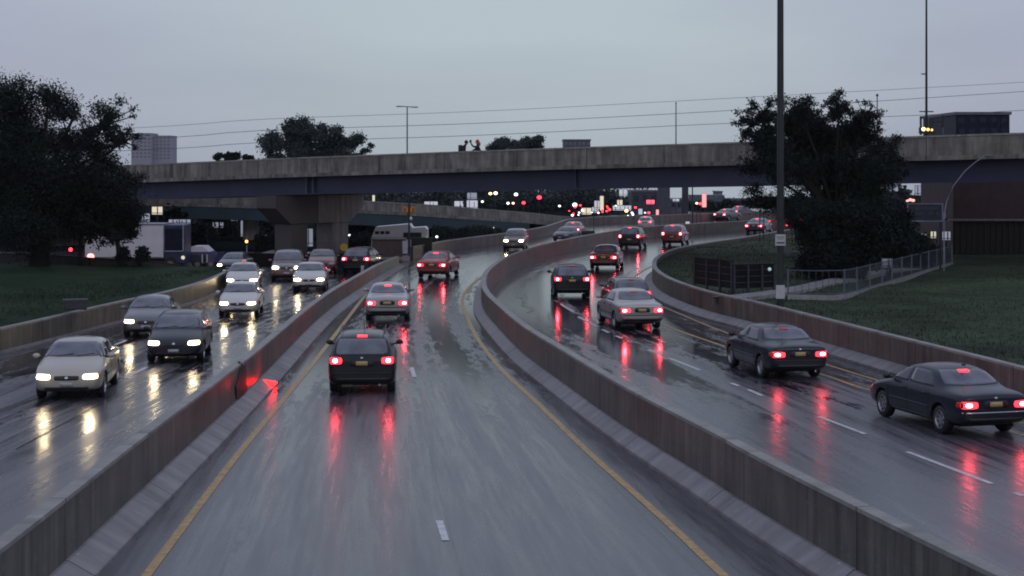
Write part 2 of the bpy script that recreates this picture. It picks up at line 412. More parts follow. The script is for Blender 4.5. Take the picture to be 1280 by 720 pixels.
def bank(name, near_curve, far_curve, zfun, mat, n=90, cols=40):
    a = resample(near_curve, n); b = resample(far_curve, n)
    vs, fs = [], []; k = cols+1
    for i in range(n):
        for j in range(k):
            t = (j/cols)**1.3; p = a[i]*(1-t)+b[i]*t
            vs.append((p[0], p[1], zfun(p[0], p[1], t)))
    for i in range(n-1):
        for j in range(cols): fs.append((i*k+j, i*k+j+1, (i+1)*k+j+1, (i+1)*k+j))
    m = MB(); m.add(vs, fs)
    return m.build(name, mat, None, True, None, kind='structure'), vs
def wob(x, y): return .05*math.sin(x*.7+y*.23)+.05*math.sin(x*.31-y*.5+1)
left_far = np.array([(-60, 20), (-60, 40), (-60, 60), (-58, 80), (-34, 90.6), (-24, 86.7), (-18, 84.4), (-15.1, 84.8)])
bl, _ = bank('grass_bank', C_c[:, :]*1.0+np.array([-.11, 0]), left_far, lambda x, y, t: .62+.38*min(1, t*4)+wob(x, y)*min(1, t*5), M['grass_l'])
right_far = np.array([(70, 20), (70, 60), (70, 100), (72, 130), (76, 150), (84, 175), (90, 205)])
n_e = E_c+normals(E_c)*.1
br, _ = bank('grass_bank', n_e, right_far, lambda x, y, t: .72+.10*min(1, t*6)+wob(x, y)*min(1, t*8), M['grass_r'], 140, 60)

def tufts(name, area, n, mat, size, label):
    vs, fs = [], []
    for _ in range(n):
        x, y, z = area()
        h = size*random.uniform(.5, 1.5); a = random.uniform(0, 6.28)
        for q in range(3):
            a2 = a+q*2.1; r = size*.35
            dx, dy = math.cos(a2), math.sin(a2); b = len(vs)
            vs += [(x-dy*r*.4, y+dx*r*.4, z-.03), (x+dy*r*.4, y-dx*r*.4, z-.03), (x+dx*r*1.6, y+dy*r*1.6, z+h)]
            fs.append((b, b+1, b+2))
    m = MB(); m.add(vs, fs)
    o = m.build(name, mat); tag(o, label, 'grass', kind='stuff'); return o
def area_left():
    while True:
        y = random.uniform(48, 90); x = random.uniform(-38, -14)
        cx = np.interp(y, C_c[:, 1], C_c[:, 0])
        fy = 91 if x < -34 else np.interp(x, [-34, -24, -18, -15.1], [90.4, 86.5, 84.2, 84.6])
        if x < cx-.5 and y < fy-.2: return x, y, .62+.38*.9+wob(x, y)*.9-.04
def area_right():
    while True:
        y = random.uniform(36, 125); x = random.uniform(7, 40)
        cx = np.interp(y, E_c[:, 1], E_c[:, 0])
        if x > cx+.5: return x, y, .80+wob(x, y)
tufts('grass', area_left, 16000, M['blade'], .075, 'short dark grass blades on the left bank behind the barrier')
tufts('grass', area_right, 26000, M['blade'], .075, 'short wet grass blades on the right bank around the tall pole')

# ------------------------------------------------------------------ barriers
def barrier(curve, side, h, foot_w, foot_h, th, label, base=True, taper=None):
    """side +1: sloped foot on the right of the line"""
    s = side
    e = empty('concrete_barrier', (float(curve[0, 0]), float(curve[0, 1]), 0), label=label, cat='barrier')
    c = curve-curve[0]
    ht = th/2
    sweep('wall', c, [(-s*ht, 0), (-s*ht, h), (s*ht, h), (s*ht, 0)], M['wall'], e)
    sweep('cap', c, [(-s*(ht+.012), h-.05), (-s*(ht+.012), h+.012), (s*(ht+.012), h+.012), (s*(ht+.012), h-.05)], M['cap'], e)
    if base:
        pass
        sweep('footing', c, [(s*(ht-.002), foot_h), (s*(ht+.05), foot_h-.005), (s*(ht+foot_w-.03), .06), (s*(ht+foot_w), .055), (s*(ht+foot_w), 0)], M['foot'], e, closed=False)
    if taper:
        for o in e.children:
            for v in o.data.vertices: v.co.z *= float(np.interp(v.co.y+curve[0, 1], *taper))
    return e
barrier(A_c, +1, 1.15, .43, .27, .2, 'stained concrete barrier between the oncoming traffic and the middle road, lit red at one spot', taper=([30, 45, 65, 90, 103], [1., .88, .76, .66, .5]))
barrier(B_c, -1, 1.13, .35, .26, .2, 'long curved concrete barrier between the middle road and the right road', taper=([30, 45, 65, 90], [1., .97, .88, .85]))
barrier(E_c, -1, 1.0, .43, .24, .2, 'curved concrete barrier below the right grass bank')
barrier(C_c, +1, .80, .08, .1, .2, 'low concrete barrier along the foot of the left grass bank', True)
iD = D_c[:]
e = empty('concrete_barrier', (0, 0, 0), label='low reddish concrete wall on the far left edge of the bend beyond the overpass', cat='barrier')
sweep('wall', iD-normals(iD)*.1, [(-.1, 0), (-.1, .82), (.1, .82), (.1, 0)], M['rust_wall'], e)
sweep('cap', iD-normals(iD)*.1, [(-.11, .77), (-.11, .83), (.11, .83), (.11, .77)], M['cap'], e)

# nose of the first barrier, pale worn end block
# ------------------------------------------------------------------ markings
def line(name, pts, w, mat, dashes=None, label=None, z=.008, px=True):
    c = catmull([G(*p) for p in pts] if px else pts, .5)
    nr = normals(c); d = np.r_[0, np.cumsum(np.linalg.norm(np.diff(c, axis=0), axis=1))]
    m = MB()
    for i in range(len(c)-1):
        if dashes and not any(a <= d[i] < b for a, b in dashes): continue
        a, b = c[i], c[i+1]; na, nb = nr[i], nr[i+1]; k = len(m.v)
        wj = w*(1+.0*random.uniform(-1, 1))
        m.add([(*(a-na*wj/2), z), (*(a+na*wj/2), z), (*(b+nb*wj/2), z), (*(b-nb*wj/2), z)], [(0, 1, 2, 3)])
    o = m.build(name, mat, kind='structure')
    return o
line('yellow_edge_line', [(50, 905), (183, 720), (222, 668), (304, 560), (387, 460), (433, 400), (458, 368), (480, 347), (500, 333)], .15, M['yellow'])
line('yellow_edge_line', [(1110, 905), (905, 720), (850, 668), (797, 620), (733, 563), (673, 505), (627, 462), (595, 420), (580, 386), (578, 375), (583, 364), (597, 350), (618, 338), (650, 325)], .15, M['yellow'])
Rl = [(9.9, 30), (10.3, 38)]
line('yellow_edge_line', [(1280, 545), (1180, 510), (1079, 485.5), (1024, 467), (903, 432), (827, 405), (800, 388), (785, 370), (784, 359), (789, 350), (800, 341), (820, 330)], .11, M['yellow'])
line('yellow_edge_line', [(1280, 530), (1180, 500), (1085, 472), (1030, 455), (913, 418), (827, 383)], .11, M['yellow'])
def dash(p0, p1, w=.12):
    line('white_lane_dash', [p0, ((p0[0]+p1[0])/2, (p0[1]+p1[1])/2), p1], w, M['white'])
for a, b in [((549, 651), (557, 676)), ((514.5, 459.5), (518.3, 472)),
             ((701, 380), (705, 383)), ((705, 383), (717, 390)), ((723, 396), (747, 409)), ((753, 412), (761, 416)), ((770, 420), (777, 423)),
             ((810, 437), (827, 443)), ((837, 448), (875, 463)), ((914, 479), (924, 483)), ((935, 487), (953, 495)),
             ((1024, 521), (1082, 543)), ((1134, 565), (1240, 605)),
             ((157, 472), (184, 459)), ((144, 431), (158, 425.5)), ((225, 437), (240, 430)), ((255, 402), (262, 398))]:
    dash(a, b)
dash((1268, 616), (1279, 620))
line('white_edge_line', [(20, 562), (70, 535), (120, 508)], .05, M['blackwall'])

# ------------------------------------------------------------------ overpass
def bridge():
    a = np.array([-52., 102.8+.66*52]); b = np.array([58., 102.8-.66*58])
    d = (b-a)/np.linalg.norm(b-a); n = np.array([-d[1], d[0]])*1.0      # n points away from the camera
    if n[1] < 0: n = -n
    def zt(x): return np.interp(x, [-60, -27.3, -13.9, 0, 24.7, 60], [5.6, 6.19, 6.66, 7.07, 7.68, 8.4])
    def zb(x): return np.interp(x, [-60, -27.3, -13.9, 0, 24.7, 60], [3.0, 3.74, 4.25, 4.62, 5.25, 6.1])
    e = empty('overpass', (0, 102.8, 0), label='long grey concrete and steel overpass crossing above all the roads', cat='overpass')
    c = np.array([a+(b-a)*t for t in np.linspace(0, 1, 60)])
    ps = zt(c[:, 0])
    def sw(name, cc, sec, mat, zs): 
        o = sweep(name, cc-np.array([0, 102.8]), sec, mat, e, zs=zs); return o
    # offsets: right of travel (a->b) is towards the camera (negative n)
    sw('parapet', c, [(-.3, -1.0), (-.3, 0), (0, 0), (0, -1.02)], M['parapet'], ps)
    sw('parapet_rail', c, [(-.34, -.02), (-.34, .07), (.04, .07), (.04, -.02)], M['cap'], ps)
    zd = ps-1.0
    sw('deck', c, [(-9.3, -.22), (-9.3, .0), (.03, .0), (.03, -.24)], M['parapet'], zd)
    sw('parapet', c, [(-9.3, 0), (-9.3, .92), (-9.0, .92), (-9.0, 0)], M['parapet'], zd)
    gh = (zd-.24-zb(c[:, 0]))
    # girders
    for k, off in enumerate([-1.0, -2.9, -4.8, -7.0, -8.9]):
        nr = normals(c); cc = c+nr*off
        vs = []; m = MB(); n_ = len(c)
        sec = []
        for i in range(n_):
            zt_ = zd[i]-.24; zb_ = zb(c[i, 0])
            for o, z in [(-.2, zt_), (-.2, zt_-.05), (-.015, zt_-.05), (-.015, zb_+.06), (-.24, zb_+.06), (-.24, zb_), (.24, zb_), (.24, zb_+.06), (.015, zb_+.06), (.015, zt_-.05), (.2, zt_-.05), (.2, zt_)]:
                p = cc[i]+nr[i]*o; vs.append((p[0], p[1]-102.8, z))
        fs = []
        for i in range(n_-1):
            for j in range(12): fs.append((i*12+j, i*12+(j+1) % 12, (i+1)*12+(j+1) % 12, (i+1)*12+j))
        m.add(vs, fs); m.build('girder', M['girder'], e)
    # stiffener plates by the pier
    for X, w in [(-14.25, .16), (-13.75, .1), (-29.5, .12), (3.4, .05), (17.6, .05)]:
        Y = 102.8-.66*X; z1 = zd[np.argmin(abs(c[:, 0]-X))]-.26; z0 = zb(X)+.06
        p = np.array([X, Y])+normals(c)[0]*(-.87)
        MB().box((p[0], p[1]-102.8, (z0+z1)/2), (w, .24, z1-z0), rz=math.atan2(d[1], d[0])).build('stiffener', simple('stiffener steel', (.075, .085, .13), .4, 0., .2, 2.), e)
    # pier: hammerhead on two columns, square to the bridge
    near = np.array([-16.2, 102.8+.66*16.2])-n*.25; L_ = 9.0
    ang = math.atan2(n[1], n[0])
    def pp(t, z, o): p = near+n*t+d*o; return (p[0], p[1]-102.8, z)
    top = 4.12
    m = MB()
    prof = [(-.35, top), (-.35, 3.30), (1.15, 2.22), (L_-1.5, 2.22), (L_+.1, 3.30), (L_+.1, top)]
    wid = .85
    vs = [pp(t, z, -wid) for t, z in prof]+[pp(t, z, wid) for t, z in prof]
    k = len(prof); m.add(vs, [tuple(range(k)), tuple(range(2*k-1, k-1, -1))]+[(i, (i+1) % k, (i+1) % k+k, i+k) for i in range(k)])
    m.build('pier_cap', M['pier'], e, uvs=[(v[0]+v[1], v[2]) for v in m.v])
    for t in (2.2, 6.6):
        m = MB(); c0 = pp(t, 1.1, 0)
        m.box((c0[0], c0[1], 1.1), (1.75, 1.5, 2.26), rz=ang, bev=.06)
        m.build('column', M['pier'], e, uvs=[(v[0]+v[1], v[2]) for v in m.v])
    for X in (-37, 33.):
        nn = np.array([X, 102.8-.66*X])+n*4.5
        m = MB(); zz = zb(X); m.box((nn[0], nn[1]-102.8, zz/2), (9.2, 1.4, zz), rz=ang, bev=.05); m.build('pier', M['pier'], e, uvs=[(v[0]+v[1], v[2]) for v in m.v])
    return zt
BZT = bridge()
def onbridge(px, back=1.0):
    """point on the deck behind the near parapet, seen at column px"""
    k = (px-640)/F; Y = (102.8+1.2*back)/(1+.66*k); X = k*Y
    return X, Y, float(BZT(X-.551*back))-1.0

# ramp bridge behind
def ramp_bridge():
    e = empty('ramp_bridge', (0, 0, 0), label='lower curved ramp bridge with pale parapet passing behind the overpass pier', cat='bridge')
    ctl = [(-75, 150, 3.5), (-50, 143, 3.4), (-29.5, 139.5, 3.2), (-20.2, 138.5, 2.98), (-13.4, 140.5, 2.6), (-8.1, 145, 2.2), (-3.1, 153, 1.62), (1.5, 163.5, 1.0), (4.6, 174.5, .40), (6.6, 182, .06)]
    c3 = catmull(ctl, 1.)
    c = c3[:, :2]; z = c3[:, 2]
    sweep('parapet', c, [(-.25, -.06), (-.25, .72), (0, .72), (0, -.06)], M['parapet'], e, zs=z)
    sweep('parapet_rail', c, [(-.28, .70), (-.28, .77), (.03, .77), (.03, .70)], M['cap'], e, zs=z)
    k = z > .9
    gh = .95
    cc, zz = c[k], z[k]
    sweep('girder', cc, [(-.5, -.05), (-.5, -1.3), (-.1, -1.3), (-.1, -.05)], M['girder2'], e, zs=zz)
    sweep('girder', cc, [(-6.5, -.05), (-6.5, -1.2), (-6.1, -1.2), (-6.1, -.05)], M['girder2'], e, zs=zz)
    sweep('deck', c, [(-7.5, -.3), (-7.5, -.02), (-.02, -.02), (-.02, -.3)], M['parapet'], e, zs=z)
    sweep('parapet', c, [(-7.6, -.05), (-7.6, .7), (-7.35, .7), (-7.35, -.05)], M['parapet'], e, zs=z)
    for X, Y, h in [(-31, 142, 2.2), (-9.5, 146, 1.2), (-22, 141.5, 2.1)]:
        m = MB(); m.box((X, Y, h/2), (1.1, 1.6, h), bev=.05); m.build('pier', M['pier'], e, uvs=[(v[0]+v[1], v[2]) for v in m.v])
    return c3
RC = ramp_bridge()

# ------------------------------------------------------------------ cars
class Body: pass
def car_body(T):
    Lc, W = T['L'], T['W']
    st = T['st']       # (s, w, zb, zs, zt)
    roof_w = T['roof_w']; zroof = max(x[4] for x in st)
    rings = []
    for s, w, zb, zs, zt in st:
        y = s-Lc/2
        fr = max(0., min(1., (zt-zs-.06)/(zroof-T['belt']-.0)))
        wt = (w*.90)*(1-fr)+roof_w*fr
        zm = (zb+zs)/2
        if zt-zs > .16:
            half = [(0, zb), (.72*w, zb), (.95*w, zb+.05), (.995*w, zb+.20), (w, zm+.02), (.985*w, zs-.10), (.95*w, zs), (.915*w, zs+.04), (wt+.035, zt-.10), (wt*.93, zt-.025), (0, zt+.02)]
        else:
            half = [(0, zb), (.72*w, zb), (.95*w, zb+.05), (.995*w, zb+.20 if zs-zb > .3 else zb+.1), (w, zm+.02), (.985*w, zs-.07), (.955*w, zs-.02), (.91*w, zs+.2*(zt-zs)), (.80*w, zs+.65*(zt-zs)), (.5*w, zt-.005), (0, zt+.012)]
        ring = [(x, y, z) for x, z in half]+[(-x, y, z) for x, z in half[-2:0:-1]]
        rings.append(ring)
    n = len(rings[0]); vs = [v for r in rings for v in r]; fs = []
    for i in range(len(rings)-1):
        for k in range(n): fs.append((i*n+k, i*n+(k+1) % n, (i+1)*n+(k+1) % n, (i+1)*n+k))
    for ri, flip in ((0, False), (len(rings)-1, True)):
        r = rings[ri]; cx = sum(v[2] for v in r)/n
        h = n//2
        # strip cap: join mirrored points
        b = ri*n
        for k in range(0, h):
            a0, a1 = b+k, b+k+1; c0, c1 = b+(n-k) % n, b+(n-k-1) % n
            f = [a0, a1, c1, c0]; f = list(dict.fromkeys(f))
            if len(f) >= 3: fs.append(tuple(f))
    me = bpy.data.meshes.new('cage'); me.from_pydata(vs, [], fs); me.update()
    bm = bmesh.new(); bm.from_mesh(me); bmesh.ops.recalc_face_normals(bm, faces=bm.faces); bm.to_mesh(me); bm.free()
    o = bpy.data.objects.new('cage', me); COL.objects.link(o)
    o.modifiers.new('s', 'SUBSURF').levels = 2
    dg = bpy.context.evaluated_depsgraph_get(); dg.update()
    m2 = bpy.data.meshes.new_from_object(o.evaluated_get(dg)); 
    bm = bmesh.new(); bm.from_mesh(m2); bvh = BVHTree.FromBMesh(bm); bm.free()
    o.modifiers.clear(); o.data = m2
    # wheel arches
    cm = MB(); r = T['r']+.055
    for sy in (T['rear_axle'], T['front_axle']):
        for sx in (-1, 1):
            cm.tube([(sx*(W-.30), sy, T['r']+.015), (sx*(W+.3), sy, T['r']+.015)], r, 28)
    cut = cm.build('cut', M['arch'])
    md = o.modifiers.new('b', 'BOOLEAN'); md.operation = 'DIFFERENCE'; md.object = cut; md.solver = 'EXACT'
    dg = bpy.context.evaluated_depsgraph_get(); dg.update()
    m3 = bpy.data.meshes.new_from_object(o.evaluated_get(dg))
    if len(m3.polygons) < 200: m3 = m2
    bpy.data.objects.remove(cut); bpy.data.objects.remove(o)
    m3.materials.clear(); m3.materials.append(M['trim']); m3.materials.append(M['arch'])
    for p in m3.polygons:
        p.use_smooth = True; p.material_index = 0
        for ay in (T['rear_axle'], T['front_axle']):
            if all(math.hypot(m3.vertices[i].co.y-ay, m3.vertices[i].co.z-T['r']-.015) <= r+.004 for i in p.vertices):
                p.material_index = 1; p.use_smooth = False
        if p.center.z < T['st'][4][2]+.06 and abs(p.normal.z) > .7: p.material_index = 1
    m3.name = 'body'
    return m3, bvh

def patch(bvh, quad, axis, nu=8, nv=6, off=.006, rnd=.18, rim=.0):
    """quad: 4 corners (a, b) in the plane seen from that side, order bl, br, tr, tl"""
    q = [np.array(p, float) for p in quad]
    vs = []
    for j in range(nv+1):
        for i in range(nu+1):
            s, t = 2*i/nu-1, 2*j/nv-1
            s2, t2 = s*math.sqrt(max(0, 1-t*t*rnd)), t*math.sqrt(max(0, 1-s*s*rnd))
            u, v = (s2+1)/2, (t2+1)/2
            a, b = (q[0]*(1-u)+q[1]*u)*(1-v)+(q[3]*(1-u)+q[2]*u)*v
            if axis == 'front': o, d = (a, 9, b), (0, -1, 0)
            elif axis == 'rear': o, d = (a, -9, b), (0, 1, 0)
            elif axis == 'right': o, d = (9, a, b), (-1, 0, 0)
            elif axis == 'left': o, d = (-9, a, b), (1, 0, 0)
            else: o, d = (a, b, 9), (0, 0, -1)
            h = bvh.ray_cast(Vector(o), Vector(d))
            if h[0] is None:
                h = bvh.find_nearest(Vector((a, 2.1 if axis == 'front' else -2.1, b)) if axis in ('front', 'rear') else Vector(o))
            vs.append(h[0]+h[1]*off)
    k = nu+1
    fs = [(j*k+i, j*k+i+1, (j+1)*k+i+1, (j+1)*k+i) for j in range(nv) for i in range(nu)]
    if rim:
        # turn the edge down into the body so the pane has thickness
        ring = [i for i in range(nu+1)]+[j*k+nu for j in range(1, nv+1)]+[nv*k+i for i in range(nu-1, -1, -1)]+[j*k for j in range(nv-1, 0, -1)]
        c = sum(vs, Vector())/len(vs)
        base = len(vs)
        dv = {'front': Vector((0, -rim, 0)), 'rear': Vector((0, rim, 0)), 'right': Vector((-rim, 0, 0)), 'left': Vector((rim, 0, 0)), 'top': Vector((0, 0, -rim))}[axis]
        for i in ring: vs.append(vs[i]+dv)
        m_ = len(ring)
        fs += [(ring[i], ring[(i+1) % m_], base+(i+1) % m_, base+i) for i in range(m_)]
    return [tuple(v) for v in vs], fs

def make_wheel(T, sx, y, root, spokes=7):
    r = T['r']; w = .20
    prof = [(-w/2, r*.62), (-w/2, r*.93), (-w/2+.03, r), (w/2-.03, r), (w/2, r*.93), (w/2, r*.62)]
    n = 28
    def lathe(prof, n=n):
        vs = [(x, rr*math.cos(k*2*math.pi/n), rr*math.sin(k*2*math.pi/n)) for k in range(n) for x, rr in prof]
        k_ = len(prof)
        fs = [(a*k_+j, a*k_+j+1, ((a+1) % n)*k_+j+1, ((a+1) % n)*k_+j) for a in range(n) for j in range(k_-1)]
        return vs, fs
    m = MB(); m.add(*lathe(prof)); t = m.build('wheel', M['rubber'], root, True); t.location = (sx*(T['W']-.125), y, r)
    m = MB(); o = sx*(w/2)
    m.add(*lathe([(o-sx*.005, r*.66), (o+sx*.004, r*.62), (o-sx*.03, r*.58), (o-sx*.05, r*.56)]))
    for k in range(spokes):
        a = k*2*math.pi/spokes
        c, s_ = math.cos(a), math.sin(a)
        pts = []
        for rr, hw in ((r*.10, .030), (r*.58, .026)):
            for sgn in (-1, 1):
                for dx in (0, -sx*.03):
                    pts.append((o-sx*.022+dx, rr*c-sgn*hw*s_, rr*s_+sgn*hw*c))
        m.add(pts, [(0, 2, 6, 4), (1, 5, 7, 3), (0, 4, 5, 1), (2, 3, 7, 6), (4, 6, 7, 5)])
    m.add(*lathe([(o-sx*.015, .0005), (o-sx*.015, r*.15), (o-sx*.05, r*.17)], 16))
    m.build('rim', M['rim'], t)
    m = MB(); m.add(*lathe([(o-sx*.075, .0005), (o-sx*.075, r*.63)], 16)); m.build('brake_disc', M['arch'], t)

SED = dict(L=4.55, W=.87, r=.315, rear_axle=-1.33, front_axle=1.36, roof_w=.56, belt=.95,
  st=[(0, .70, .42, .84, .88), (.03, .77, .36, .90, .94), (.14, .82, .28, .93, .98), (.42, .855, .24, .945, 1.02), (.75, .87, .22, .95, 1.045), (.95, .87, .21, .95, 1.10),
      (1.30, .87, .20, .95, 1.30), (1.62, .87, .20, .95, 1.40), (2.1, .87, .20, .95, 1.43), (2.55, .87, .20, .94, 1.41), (2.80, .87, .20, .935, 1.335), (3.18, .87, .20, .92, 1.12), (3.42, .87, .21, .90, .99),
      (3.7, .865, .22, .86, .935), (4.05, .845, .22, .80, .87), (4.32, .80, .23, .72, .785), (4.48, .74, .27, .64, .69), (4.55, .66, .34, .56, .60)],
  rw=(.68, 1.07, .54, 1.345), ws=(.72, 1.02, .53, 1.345), tail=(.44, .80, .66, .82), head=(.40, .76, .55, .68), plate_r=.75, plate_f=.44, brake=(.0, 1.315),
  side=[((.20, 1.045, .99, .99), (.20, .55, 1.29, 1.31)), ((-1.02, .12, 1.0, .99), (-.62, .12, 1.30, 1.31))])
HAT = dict(L=4.25, W=.865, r=.32, rear_axle=-1.28, front_axle=1.28, roof_w=.60, belt=.98,
  st=[(0, .72, .44, .84, .88), (.02, .79, .36, .92, .96), (.08, .83, .28, .96, 1.03), (.16, .85, .25, .975, 1.12), (.34, .865, .23, .98, 1.34), (.55, .865, .22, .98, 1.47),
      (.9, .865, .21, .98, 1.515), (1.4, .865, .2, .98, 1.53), (2.0, .865, .2, .975, 1.525), (2.42, .865, .2, .965, 1.47), (2.75, .865, .2, .955, 1.30), (3.05, .865, .2, .94, 1.12), (3.22, .865, .21, .92, 1.03),
      (3.5, .855, .22, .88, .965), (3.85, .83, .23, .80, .88), (4.08, .785, .25, .72, .78), (4.20, .73, .29, .64, .68), (4.25, .66, .36, .56, .60)],
  rw=(.68, 1.03, .60, 1.40), ws=(.74, 1.07, .60, 1.44), tail=(.50, .80, .80, .97), head=(.42, .77, .60, .74), plate_r=.82, plate_f=.44, brake=(.0, 1.45),
  side=[((.10, .98, 1.02, 1.02), (.10, .48, 1.38, 1.39)), ((-.92, .02, 1.03, 1.02), (-.88, .02, 1.36, 1.38)), ((-1.62, -1.00, 1.06, 1.03), (-1.42, -.98, 1.32, 1.35))])
SUV = dict(L=4.4, W=.88, r=.35, rear_axle=-1.3, front_axle=1.34, roof_w=.66, belt=1.08,
  st=[(0, .74, .48, .92, .98), (.02, .81, .40, 1.0, 1.08), (.07, .85, .33, 1.05, 1.18), (.16, .865, .30, 1.07, 1.42), (.28, .875, .29, 1.08, 1.60), (.55, .88, .28, 1.08, 1.68),
      (1.0, .88, .27, 1.08, 1.70), (1.6, .88, .26, 1.08, 1.70), (2.2, .88, .26, 1.07, 1.68), (2.55, .88, .26, 1.06, 1.58), (2.85, .88, .26, 1.05, 1.36), (3.05, .88, .26, 1.03, 1.18), (3.2, .88, .27, 1.01, 1.10),
      (3.55, .87, .28, .97, 1.05), (3.95, .85, .29, .91, .985), (4.22, .81, .31, .84, .90), (4.35, .75, .35, .74, .79), (4.4, .68, .42, .64, .70)],
  rw=(.68, 1.14, .62, 1.55), ws=(.76, 1.16, .65, 1.60), tail=(.60, .84, .86, 1.12), head=(.42, .78, .72, .88), plate_r=.74, plate_f=.52, brake=(.0, 1.63),
  side=[((.10, .90, 1.12, 1.12), (.10, .44, 1.55, 1.56)), ((-.86, .02, 1.12, 1.12), (-.84, .02, 1.55, 1.56)), ((-1.85, -.94, 1.13, 1.12), (-1.72, -.92, 1.52, 1.55))])

def make_car(T, kind):
    root = empty(kind)
    Lc, W = T['L'], T['W']
    me, bvh = car_body(T)
    body = bpy.data.objects.new('body', me); link(body, root)
    def pt(name, quad, axis, mat, parent=root, nu=8, nv=6, off=.006, rnd=.18, rim=.02):
        m = MB(); m.add(*patch(bvh, quad, axis, nu, nv, off, rnd, rim)); o = m.build(name, mat, parent, True)
        return o
    a, zb, b, zt = T['rw']
    rw = pt('rear_window', [(-a, zb), (a, zb), (b, zt), (-b, zt)], 'rear', M['glass'], nu=12, nv=8, rnd=.10)
    a, zb, b, zt = T['ws']
    ws = pt('windscreen', [(-a, zb), (a, zb), (b, zt), (-b, zt)], 'front', M['glass'], nu=12, nv=8, rnd=.06)
    m = MB()
    for x0 in (-.1, .42):
        p0 = bvh.ray_cast(Vector((x0, 9, zb+.005)), Vector((0, -1, 0)))[0]; p1 = bvh.ray_cast(Vector((x0-.42, 9, zb+.055)), Vector((0, -1, 0)))[0]
        m.tube([p0+Vector((0, .015, .012)), p1+Vector((0, .015, .012))], .009, 5)
    m.build('wiper', M['trim'], ws)
    for (b0, b1, z0, z1), (t0, t1, z2, z3) in T['side']:
        for ax in ('left', 'right'):
            pt('side_window', [(b0, z0), (b1, z1), (t1, z3), (t0, z2)], ax, M['glass_side'], nu=8, nv=6, rnd=.08)
    x0, x1, z0, z1 = T['tail']
    for s in (-1, 1):
        q = [(s*x0, z0+.01), (s*x1, z0), (s*x1, z1), (s*x0, z1-.01)]
        t = pt('tail_light', q, 'rear', M['tail'], nu=8, nv=4, off=.010, rnd=.22)
        xm = x0+(x1-x0)*.38 if x1-x0 > .3 else x0+(x1-x0)*.2; zz = (z1-z0)
        pt('lamp_bulb', [(s*xm, z0+zz*.22), (s*(x1-.07), z0+zz*.22), (s*(x1-.07), z0+zz*.78), (s*xm, z0+zz*.78)], 'rear', M['bulb'], t, 6, 3, .016, .4)
    yl = -Lc/2
    x0, x1, z0, z1 = T['tail']
    for ax in ('left', 'right'):
        pt('halo_side_lens', [(yl+.05, z0+.01), (yl+.26, z0+.03), (yl+.24, z1-.02), (yl+.05, z1-.01)], ax, M['tail_off'], nu=5, nv=3, off=.010, rnd=.15)  # side lens added to widen the red glow round the tail lamps
        x_, _, h0, h1 = T['head']
        pt('indicator', [(-yl-.34, h0+.06), (-yl-.16, h0+.05), (-yl-.16, h1-.01), (-yl-.30, h1-.01)], ax, M['amber_off'], nu=5, nv=3, off=.010, rnd=.15)
    xc, zc = T['brake']
    pt('brake_light', [(-.13, zc-.022), (.13, zc-.022), (.13, zc+.022), (-.13, zc+.022)], 'rear', M['tail'], rw, 4, 2, .014, .1)
    x0, x1, z0, z1 = T['head']
    for s in (-1, 1):
        q = [(s*x0, z0+.012), (s*x1, z0+.02), (s*x1, z1+.01), (s*x0, z1)]
        t = pt('headlight', q, 'front', M['head_off'], nu=8, nv=4, off=.010, rnd=.25)
        zz = z1-z0
        pt('lamp_bulb', [(s*(x0+.07), z0+zz*.25), (s*(x1-.11), z0+zz*.25), (s*(x1-.11), z0+zz*.85), (s*(x0+.07), z0+zz*.85)], 'front', M['head_off'], t, 6, 3, .016, .4)
    # grille, plates, valances, bumper lines
    pt('grille', [(-.30, T['head'][2]-.01), (.30, T['head'][2]-.01), (.33, T['head'][3]-.03), (-.33, T['head'][3]-.03)], 'front', M['trim'], nu=10, nv=3, rnd=.2)
    pt('badge', [(-.045, T['head'][2]+.02), (.045, T['head'][2]+.02), (.045, T['head'][3]-.05), (-.045, T['head'][3]-.05)], 'front', M['chrome'], nu=4, nv=3, off=.018, rnd=.4)
    pt('lower_grille', [(-.55, T['plate_f']-.14), (.55, T['plate_f']-.14), (.58, T['plate_f']-.06), (-.58, T['plate_f']-.06)], 'front', M['trim'], nu=10, nv=2)
    pt('licence_plate', [(-.16, T['plate_f']-.045), (.16, T['plate_f']-.045), (.16, T['plate_f']+.05), (-.16, T['plate_f']+.05)], 'front', M['plate_w'], nu=3, nv=2, off=.02, rnd=.02)
    zp = T['plate_r']
    pt('plate_recess', [(-.30, zp-.085), (.30, zp-.085), (.28, zp+.085), (-.28, zp+.085)], 'rear', M['trim'], nu=8, nv=3)
    pt('licence_plate', [(-.15, zp-.055), (.15, zp-.055), (.15, zp+.055), (-.15, zp+.055)], 'rear', M['plate_y'], nu=3, nv=2, off=.018, rnd=.02)
    pt('badge', [(-.04, zp+.11), (.04, zp+.11), (.04, zp+.155), (-.04, zp+.155)], 'rear', M['chrome'], nu=3, nv=2, off=.012, rnd=.4)
    z0 = T['st'][2][2]
    pt('bumper_strip', [(-.78, .555), (.78, .555), (.78, .585), (-.78, .585)], 'rear', M['trim'], nu=16, nv=1, off=.012, rnd=0)
    pt('rear_valance', [(-.70, z0+.08), (.70, z0+.08), (.73, z0+.17), (-.73, z0+.17)], 'rear', M['trim'], nu=12, nv=2, off=.008, rnd=.05)
    # boot shut line
    zl = T['tail'][2]-.03
    pt('shut_line', [(-.74, zl-.010), (.74, zl-.010), (.74, zl+.004), (-.74, zl+.004)], 'rear', M['arch'], nu=12, nv=1, off=.004, rnd=0)
    fy = T['side'][0]
